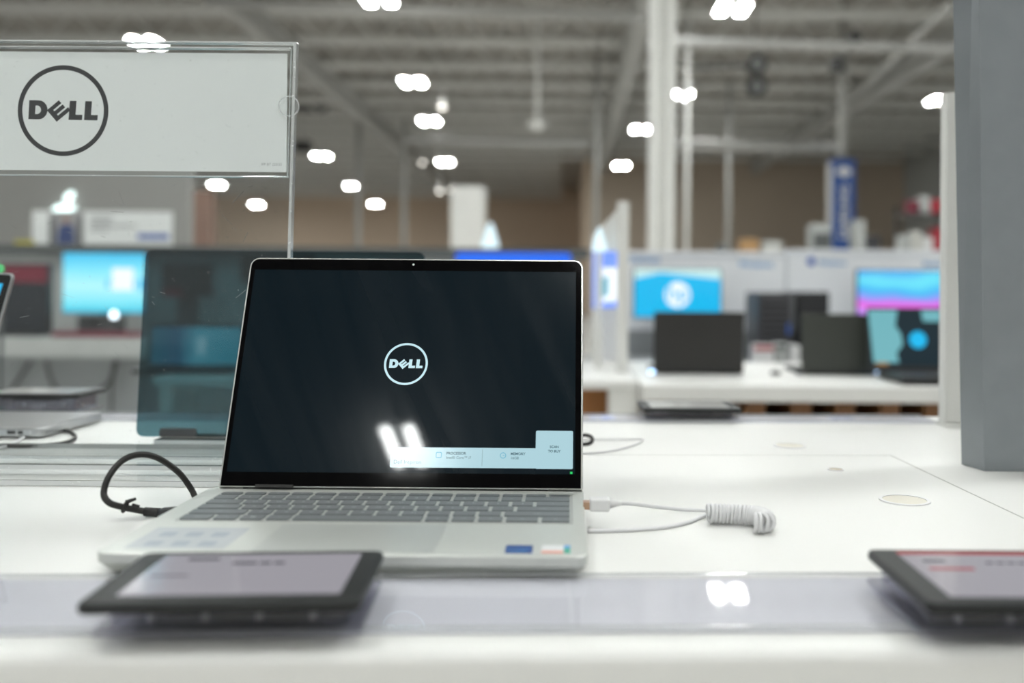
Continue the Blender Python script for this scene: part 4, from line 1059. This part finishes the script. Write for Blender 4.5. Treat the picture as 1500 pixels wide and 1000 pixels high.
def board_text(t, txt, px, py, size, m, al='LEFT'):
    p = P(px, py, YB); mb = MB(); text(mb, txt, size, Matrix.Translation((p.x - t.location.x, -0.004, p.z)) @ UPR, 0.02, al); mb.build('board_lettering', m, t)
board_text(bl, 'Desktops', 922, 383, 0.05, M['pale_blue_print']); board_text(bl, 'Windows', 1082, 391, 0.055, M['pale_blue_print'])
board_text(br, 'Windows', 1198, 388, 0.045, M['pale_blue_print']); board_text(br, 'Monitors', 1352, 390, 0.045, M['pale_blue_print'])
p = P(1188, 383, YB); MB().prism(circ(0, 0, 0.026, 20), 0.001, 0.005, Matrix.Translation((p.x - br.location.x, 0, p.z)) @ UPR).build('round_symbol', M['blue_print'], br)
def monitor(px0, px1, py0, py1, Y, label, mscreen, T_base, border=0.006):
    a, b = P(px0, py1, Y), P(px1, py0, Y); wd, hh = b.x - a.x, b.z - a.z
    t = thing('monitor', label, 'monitor', ((a.x + b.x) / 2, Y, T_base)); z0 = a.z - T_base
    box('housing', M['black_plastic'], -wd / 2 - border, wd / 2 + border, 0.0, 0.035, z0 - border, z0 + hh + border, t, 0.004)
    s = box('screen', mscreen, -wd / 2, wd / 2, -0.0015, -0.0003, z0, z0 + hh, t)
    box('neck', M['dark_panel'], -0.03, 0.03, 0.035, 0.055, 0.012, z0 + hh * 0.5, t)
    box('foot', M['dark_panel'], -0.12, 0.12, -0.06, 0.14, 0, 0.012, t, 0.003)
    return t, s, wd, hh, z0
t, s, wd, hh, z0 = monitor(929, 1056, 395, 464, 5.75, 'monitor with a sky-blue picture and a round white logo, above the charcoal laptop', M['e_sky'], T3Z)
MB().prism([(-wd / 2, z0 + hh * 0.80), (-wd * 0.2, z0 + hh * 0.93), (wd / 2, z0 + hh * 0.80), (wd / 2, z0 + hh), (-wd / 2, z0 + hh)], 0.0016, 0.0024, UPR).build('pale_band', M['e_pale'], s)
rr = 0.076
MB().prism(circ(0.0, z0 + hh * 0.47, rr, 40), 0.0026, 0.0032, UPR).build('logo_disc', M['e_white'], s)
mb = MB(); text(mb, 'hp', 0.13, Matrix.Translation((0, -0.0036, z0 + hh * 0.47 - 0.03)) @ UPR @ Matrix.Shear('XZ', 4, (0, 0)), 0.01, 'CENTER'); mb.build('logo_letters', M['e_sky'], s)
monitor(1256, 1384, 397, 464, 5.75, 'monitor with a cyan, purple and magenta wave picture', M['e_grad'], T3Z)
# computer towers
def tower(px0, px1, pyt, Y, label, ms, mf):
    a, b = P(px0, pyt, Y), P(px1, pyt, Y); wd = b.x - a.x; h = a.z - T3Z
    t = thing('computer_tower', label, 'computer', ((a.x + b.x) / 2, Y, T3Z))
    box('case', ms, -wd / 2, wd / 2, 0.02, 0.36, 0.01, h, t, 0.004)
    box('front_face', mf, -wd / 2 + 0.004, wd / 2 - 0.004, 0.0, 0.0195, 0.012, h - 0.004, t, 0.003)
    for sx in (-1, 1):
        for y in (0.05, 0.32): box('foot', M['rubber'], sx * (wd / 2 - 0.03) - 0.012, sx * (wd / 2 - 0.03) + 0.012, y - 0.012, y + 0.012, 0, 0.01, t)
    return t
t = tower(1110, 1160, 428, 5.3, 'dark grey computer tower with slatted front behind the charcoal laptop', M['tower'], M['tower'])
mb = MB()
for k in range(9): mb.box(-0.075, 0.075, -0.003, 0.0, 0.05 + k * 0.035, 0.06 + k * 0.035)
mb.build('front_slats', M['tower_face'], t)
p = P(1158, 482, 5.28); box('blue_badge', M['blue_print'], 0.07, 0.085, -0.004, -0.0005, p.z - T3Z - 0.03, p.z - T3Z + 0.03, t)
tower(1167, 1216, 427, 5.4, 'black computer tower behind the olive-grey laptop', M['tower_face'], M['tower_face'])
# small goods in front of the towers
def goods(px0, px1, py0, py1, Y, base, m, name, label, cat, strip=None):
    a, b = P(px0, py1, Y), P(px1, py0, Y); t = thing(name, label, cat, ((a.x + b.x) / 2, Y, base)); wd = b.x - a.x
    z1 = b.z - base
    box('carton', m, -wd / 2, wd / 2, 0, 0.10, 0, z1, t, 0.003)
    if strip: box('printed_band', strip, -wd / 2 + 0.002, wd / 2 - 0.002, -0.002, -0.0002, z1 * 0.78, z1 * 0.96, t)
    return t
goods(1104, 1134, 505, 530, 5.0, T3Z, M['white_plastic'], 'small_carton', 'small white carton with a red band before the dark grey tower', 'carton', M['red_pack'])
goods(1137, 1154, 503, 530, 5.0, T3Z, M['pale_wall'], 'small_carton', 'small grey carton between the red-banded and the white one', 'carton', M['dark_panel'])
goods(1159, 1172, 506, 534, 4.98, T3Z, M['white_plastic'], 'small_carton', 'narrow plain white carton at the edge of the olive-grey laptop', 'carton')
# goods on top of the backdrops
BT = P(1100, 366, YB).z
def on_top(px0, px1, py, Y, m, name, label, cat, strip=None):
    a, b = P(px0, 366, Y), P(px1, py, Y); base = 0.0
    t = thing(name, label, cat, ((a.x + b.x) / 2, Y, 0)); wd = b.x - a.x
    z0 = P(px0, 372, Y).z
    box('shelf_post', M['dark_panel'], -wd * 0.3, wd * 0.3, 0.05, 0.15, 0, z0, t)
    box('carton', m, -wd / 2, wd / 2, 0, 0.25, z0, b.z, t, 0.01)
    if strip: box('printed_band', strip, -wd / 2 + 0.01, wd / 2 - 0.01, -0.004, -0.0005, z0 + (b.z - z0) * 0.2, z0 + (b.z - z0) * 0.7, t)
    return t
on_top(1087, 1112, 350, 9, M['cardboard'], 'carton', 'tan cardboard carton on a shelf above the pale board', 'carton')
on_top(1117, 1146, 353, 9, M['pale_wall'], 'carton', 'white carton beside the tan one above the pale board', 'carton', M['edge_band'])
on_top(1054, 1064, 356, 9, M['dark_panel'], 'carton', 'small dark carton above the pale board by the grey pole', 'carton')
on_top(1190, 1219, 328, 9.5, M['pale_wall'], 'printer', 'white printer on a shelf beside the blue vertical sign', 'printer', M['dark_panel'])
on_top(1254, 1268, 322, 9.5, M['pale_wall'], 'carton', 'tall white carton just past the blue vertical sign', 'carton')
on_top(1262, 1290, 345, 9.8, M['tower'], 'carton', 'dark carton on the shelf beyond the blue vertical sign', 'carton')
# shelf rack of colourful packs
a, b = P(1328, 366, 12), P(1392, 280, 12)
rk = thing('shelf_rack', 'dark shelf rack in front of the grey wall stacked with red and white packs', 'rack', ((a.x + b.x) / 2, 12, 0)); wr = (b.x - a.x)
for zz_ in (a.z - 0.05, P(1350, 312, 12).z): box('shelf', M['duct'], -wr / 2, wr / 2, 0, 0.4, zz_ - 0.03, zz_, rk)
for sx in (-1, 1): box('upright', M['duct'], sx * wr / 2 - 0.02, sx * wr / 2 + 0.02, 0.36, 0.4, 0, P(1350, 300, 12).z, rk)
z1_, z2_ = a.z - 0.05, P(1350, 312, 12).z
packs = [(-0.26, z1_, 0.12, 0.24, 'pale_wall', 'white'), (-0.12, z1_, 0.12, 0.29, 'edge_band', 'light grey'), (0.02, z1_, 0.11, 0.22, 'white_plastic', 'bright white'), (0.15, z1_, 0.11, 0.33, 'red_pack', 'red'),
         (-0.16, z2_, 0.12, 0.16, 'maroon', 'maroon'), (-0.02, z2_, 0.12, 0.22, 'pale_wall', 'pale grey'), (0.12, z2_, 0.13, 0.18, 'red_pack', 'red')]
for dx, z_, w_, h_, mm, nm in packs:
    o = MB().box(-w_ / 2, w_ / 2, 0, 0.2, 0, h_).build('retail_pack', M[mm], None, 0.008)
    o.location = (rk.location.x + dx, 12.05, z_ + 0.001)
    tag(o, nm + ' retail pack on the ' + ('upper' if z_ == z2_ else 'lower') + ' shelf of the dark rack', 'package', 'packs on the dark rack')

# ================================================================== LEFT ROW behind the clear sign
TLZ = CAMZ - 0.33
YF = 5.9
t = thing('display_counter', 'long grey-fronted counter seen through the clear sign, carrying the cyan monitor', 'counter', (0, 0, 0))
cx0_, cx1_ = -4.6, 0.06
box('counter_top', M['pale_wall'], cx0_, cx1_, YF, 6.7, TLZ - 0.12, TLZ, t, 0.004)
box('front_panel', M['grey_panel'], cx0_, cx1_, YF + 0.25, YF + 0.30, 0.0, TLZ - 0.12, t)
t = thing('backdrop_board', 'long grey board with a dark top rail behind the cyan monitor', 'display board', (0, 0, 0))
box('board', M['pale_wall'], cx0_, cx1_, 6.72, 6.80, 0, P(100, 371, 6.62).z, t)
box('top_rail', M['dark_panel'], cx0_, cx1_ + 0.08, 6.64, 6.86, P(100, 371, 6.62).z, P(100, 358, 6.62).z, t)
for k, pts in enumerate(([(45, 528), (28, 555), (5, 590), (-5, 620)], [(68, 528), (75, 556), (88, 572), (130, 575), (160, 560), (168, 528)], [(172, 528), (165, 560), (163, 600), (164, 625)])):
    o = MB().tube(smoothpath([P(x_, y_, YF + 0.2 - 0.03 * k) for x_, y_ in pts], 8), 0.011, 8).build('hanging_cable', M['duct'], smooth=True)
    tag(o, ['dark cable hanging aslant under the grey counter, beside the picture edge', 'dark cable sagging in a loop under the grey counter', 'dark cable hanging straight down under the cyan monitor'][k], 'cable')
t, s, wd, hh, z0 = monitor(92, 213, 371, 458, 6.1, 'monitor with a bright cyan picture seen through the clear sign', M['e_cyan'], TLZ, 0.004)
z0_ = z0
MB().box(-wd * 0.5 + wd * 0.60, -wd * 0.5 + wd * 0.86, -0.003, -0.002, z0 + hh * 0.38, z0 + hh * 0.75).build('white_block', M['e_white'], s)
mb = MB()
for u, v, w_, h_ in ((0.53, 0.42, 0.03, 0.14), (0.86, 0.42, 0.03, 0.12), (0.94, 0.38, 0.055, 0.2)):
    mb.box(-wd / 2 + wd * u, -wd / 2 + wd * (u + w_), -0.004, -0.0032, z0 + hh * v, z0 + hh * (v + h_))
mb.build('blue_blocks', M['e_sky'], s)
p = P(167, 461, 5.95); t = thing('sensor_puck', 'round white glowing sensor on the lower rim of the cyan monitor', 'sensor', p)
MB().lathe([(0.018, -0.02), (0.022, 0), (0.014, 0.018), (0.002, 0.024)], n=16).build('light_dome', M['e_puck2'] if 'e_puck2' in M else emit('white_puck_light', (0.8, 0.92, 1.0), 4.0), t, smooth=True)
MB().tube([(0, 0.03, -0.02), (0, 0.03, TLZ - p.z)], 0.008, 8).build('stem', M['dark_panel'], t)
# dark all-in-one and tower on the counter
a, b = P(-20, 497, 6.0), P(72, 386, 6.0)
t = thing('dark_monitor', 'large switched-off dark screen with a maroon tint beside the cyan monitor', 'monitor', ((a.x + b.x) / 2, 6.0, TLZ)); wd_ = b.x - a.x; h_ = b.z - TLZ
box('housing', M['black_plastic'], -wd_ / 2, wd_ / 2, 0, 0.05, 0.02, h_, t, 0.004)
box('screen', mat('deep_navy_glass', (0.006, 0.012, 0.018), 0.12), -wd_ / 2 + 0.01, wd_ / 2 - 0.01, -0.002, -0.0003, 0.03, h_ - 0.12, t)
box('upper_band', M['maroon'], -wd_ / 2 + 0.08, wd_ / 2 - 0.01, -0.002, -0.0003, h_ - 0.12, h_ - 0.012, t)
box('foot', M['black_plastic'], -wd_ / 2 + 0.05, wd_ / 2 - 0.05, 0.0, 0.12, 0, 0.02, t)
a, b = P(82, 497, 5.98), P(205, 490, 5.98)
tag(box('riser_tray', M['maroon'], a.x, b.x, 5.93, 6.03, TLZ, TLZ + 0.035, bevel=0.003), 'low maroon tray under the cyan monitor', 'tray')
a, b = P(118, 497, 6.3), P(180, 462, 6.3)
tag(box('small_speaker', M['dark_panel'], a.x, b.x, 6.25, 6.35, TLZ, b.z, bevel=0.01), 'low dark speaker bar behind the foot of the cyan monitor', 'speaker')
a, b = P(237, 434, 6.2), P(296, 386, 6.2)
t = thing('boxed_product', 'dark boxed product seen through the tinted panel beside the rust-orange column', 'box', ((a.x + b.x) / 2, 6.2, TLZ)); wd_ = b.x - a.x
box('carton', M['duct'], -wd_ / 2, wd_ / 2, 0, 0.2, a.z - TLZ, b.z - TLZ, t)
box('printed_band', M['red_pack'], -wd_ / 2, -0.0, -0.004, -0.0005, a.z - TLZ, a.z - TLZ + 0.05, t)
box('pedestal', M['dark_panel'], -0.05, 0.05, 0.05, 0.15, 0, a.z - TLZ, t)
a, b = P(318, 410, 6.2), P(430, 372, 6.2)
tag(box('wall_panel', M['duct'], a.x, b.x, 6.66, 6.718, a.z, b.z), 'dark wall panel seen through the tinted sheet near the laptop corner', 'panel')
# laptop with a cyan picture on the narrow table, seen through the tinted sheet
a, b = P(208, 551, 3.12), P(350, 476, 3.12)
t = thing('laptop', 'open laptop with a teal picture seen through the tinted panel', 'laptop', ((a.x + b.x) / 2, 3.14, T2Z)); wd_ = b.x - a.x; h_ = b.z - T2Z
box('base', M['black_plastic'], -wd_ / 2, wd_ / 2, -0.10, 0.02, 0.0, 0.014, t, 0.003)
ld_ = MB().prism(rrect(-wd_ / 2, wd_ / 2, 0, h_ - 0.012, 0.006), -0.006, 0, UPR).build('lid', M['black_plastic'], t); ld_.location = (0, 0.02, 0.013); ld_.rotation_euler = (-0.12, 0, 0)
s = MB().box(-wd_ / 2 + 0.008, wd_ / 2 - 0.008, -0.0012, -0.0002, 0.008, h_ - 0.022).build('display', M['e_cyan2'], ld_)
MB().box(0.0, 0.035, -0.002, -0.0014, 0.04, 0.10).build('white_block', M['e_white'], ld_)
# banner over the counter
YN = 7.2
a, b = P(47, 357, YN), P(251, 310, YN)
t = thing('photo_banner', 'long white banner with a photo and a blue bar above the grey counter', 'banner', ((a.x + b.x) / 2, YN, a.z)); wd_ = b.x - a.x; h_ = b.z - a.z
box('board', M['card'], -wd_ / 2, wd_ / 2, 0, 0.03, 0, h_, t)
box('photo', mat('photo_backing', (0.40, 0.39, 0.40), 0.6), -wd_ / 2 + wd_ * 0.12, -wd_ / 2 + wd_ * 0.37, -0.003, -0.0005, 0, h_ * 0.98, t)
mb = MB(); u0 = -wd_ / 2 + wd_ * 0.245
mb.prism([(u0 - 0.07, 0.0), (u0 + 0.07, 0.0), (u0 + 0.055, h_ * 0.55), (u0 + 0.02, h_ * 0.6), (u0 - 0.02, h_ * 0.6), (u0 - 0.055, h_ * 0.5)], 0.003, 0.006, UPR, 0)
mb.prism(circ(u0, h_ * 0.72, 0.026, 16), 0.003, 0.006, UPR, 1)
mb.prism([(u0 - 0.12, 0), (u0 - 0.085, 0), (u0 - 0.085, h_ * 0.9), (u0 - 0.12, h_ * 0.6)], 0.003, 0.006, UPR, 2)
mb.prism([(u0 + 0.085, 0), (u0 + 0.12, 0), (u0 + 0.12, h_ * 0.9), (u0 + 0.09, h_ * 0.7)], 0.003, 0.006, UPR, 2)
mb.build('photo_figures', [mat('muted_navy_print', (0.05, 0.08, 0.22), 0.6), M['skin_print'], M['dark_panel']], t)
mb = MB()
for v, l in ((0.80, 0.16), (0.68, 0.15), (0.56, 0.33), (0.44, 0.13)): mb.box(-wd_ / 2 + wd_ * 0.42, -wd_ / 2 + wd_ * (0.42 + l), -0.002, -0.0005, h_ * v - 0.008, h_ * v + 0.008)
mb.build('banner_text_lines', M['ink_grey'], t)
box('blue_bar', M['pale_blue_bar'] if 'pale_blue_bar' in M else mat('banner_blue', (0.10, 0.17, 0.48), 0.5), -wd_ / 2 + wd_ * 0.76, wd_ / 2 - 0.015, -0.003, -0.0005, h_ * 0.16, h_ * 0.33, t)
for sx in (-1, 1): box('bracket', M['dark_panel'], sx * wd_ * 0.4 - 0.01, sx * wd_ * 0.4 + 0.01, 0.03, 0.05, -a.z, h_ * 0.5, t)
# lit fruit emblem on the grey partition
YA = 14.0
p = P(87, 306, YA); t = thing('fruit_emblem', 'white glowing fruit-shaped emblem on the warm grey partition above the banner', 'sign', (p.x, YA + 0.19, p.z))
k = 0.235
body = []
for i in range(48):
    th = 2 * PI * i / 48; x_, y_ = math.sin(th), math.cos(th)
    rr_ = 1.0 - 0.16 * math.exp(-(th if th < PI else 2 * PI - th) ** 2 / 0.10) - 0.10 * math.exp(-((th - PI) ** 2) / 0.06)
    body.append((x_ * rr_ * 0.92 * k, y_ * rr_ * 0.95 * k - 0.13))
bite = [(x_, y_) for x_, y_ in body]
bite = [((x_ - (0.10 if (x_ > 0.15 and abs(y_ + 0.10) < 0.11) else 0)), y_) for x_, y_ in bite]
MB().prism(bite[::-1], 0.0, 0.05, UPR).build('fruit_body', M['e_fruit'], t)
MB().prism([(0.0, 0.11), (0.0, 0.19), (0.05, 0.25), (0.11, 0.27), (0.11, 0.19), (0.06, 0.13)][::-1], 0.0, 0.05, UPR).build('fruit_leaf', M['e_fruit'], t)
a = P(18, 357, 6.55)
tag(box('price_flag', M['yellow'], a.x - 0.05, a.x + 0.07, 6.66, 6.70, P(100, 358, 6.62).z, P(100, 358, 6.62).z + 0.03), 'small yellow tag on the top rail above the dark screen', 'tag')
# green standby light beyond the silver laptop corner
p = P(0, 393, 3.0); t = thing('status_light', 'tiny green standby light above the corner of the thin silver laptop', 'indicator', p)
MB().lathe([(0.002, -0.005), (0.006, -0.003), (0.006, 0.003), (0.002, 0.005)], n=12).build('green_lens', emit('green_lens', (0.03, 0.9, 0.25), 3.0), t, smooth=True)
MB().tube([(0, 0.01, 0), (0, 0.01, -p.z)], 0.006, 6).build('stem', M['dark_panel'], t)
# blue display and its lit top behind the laptop
a, b = P(666, 470, 5.6), P(837, 370, 5.6)
t = thing('blue_display', 'wide bright blue display whose top edge shows above the laptop lid', 'display', ((a.x + b.x) / 2, 5.6, 0)); wd_ = b.x - a.x
s = MB().prism(rrect(-wd_ / 2, wd_ / 2, 0.55, b.z, 0.02), -0.05, 0, UPR).build('housing', M['blue_sign'], t)
MB().prism(rrect(-wd_ / 2 + 0.004, wd_ / 2 - 0.004, 0.56, b.z - 0.004, 0.018), 0.0002, 0.002, UPR).build('screen', M['e_blue'], t)
box('stand', M['dark_panel'], -0.05, 0.05, 0.0, 0.05, 0.02, 0.56, t); box('foot', M['dark_panel'], -0.25, 0.25, -0.15, 0.2, 0, 0.02, t)
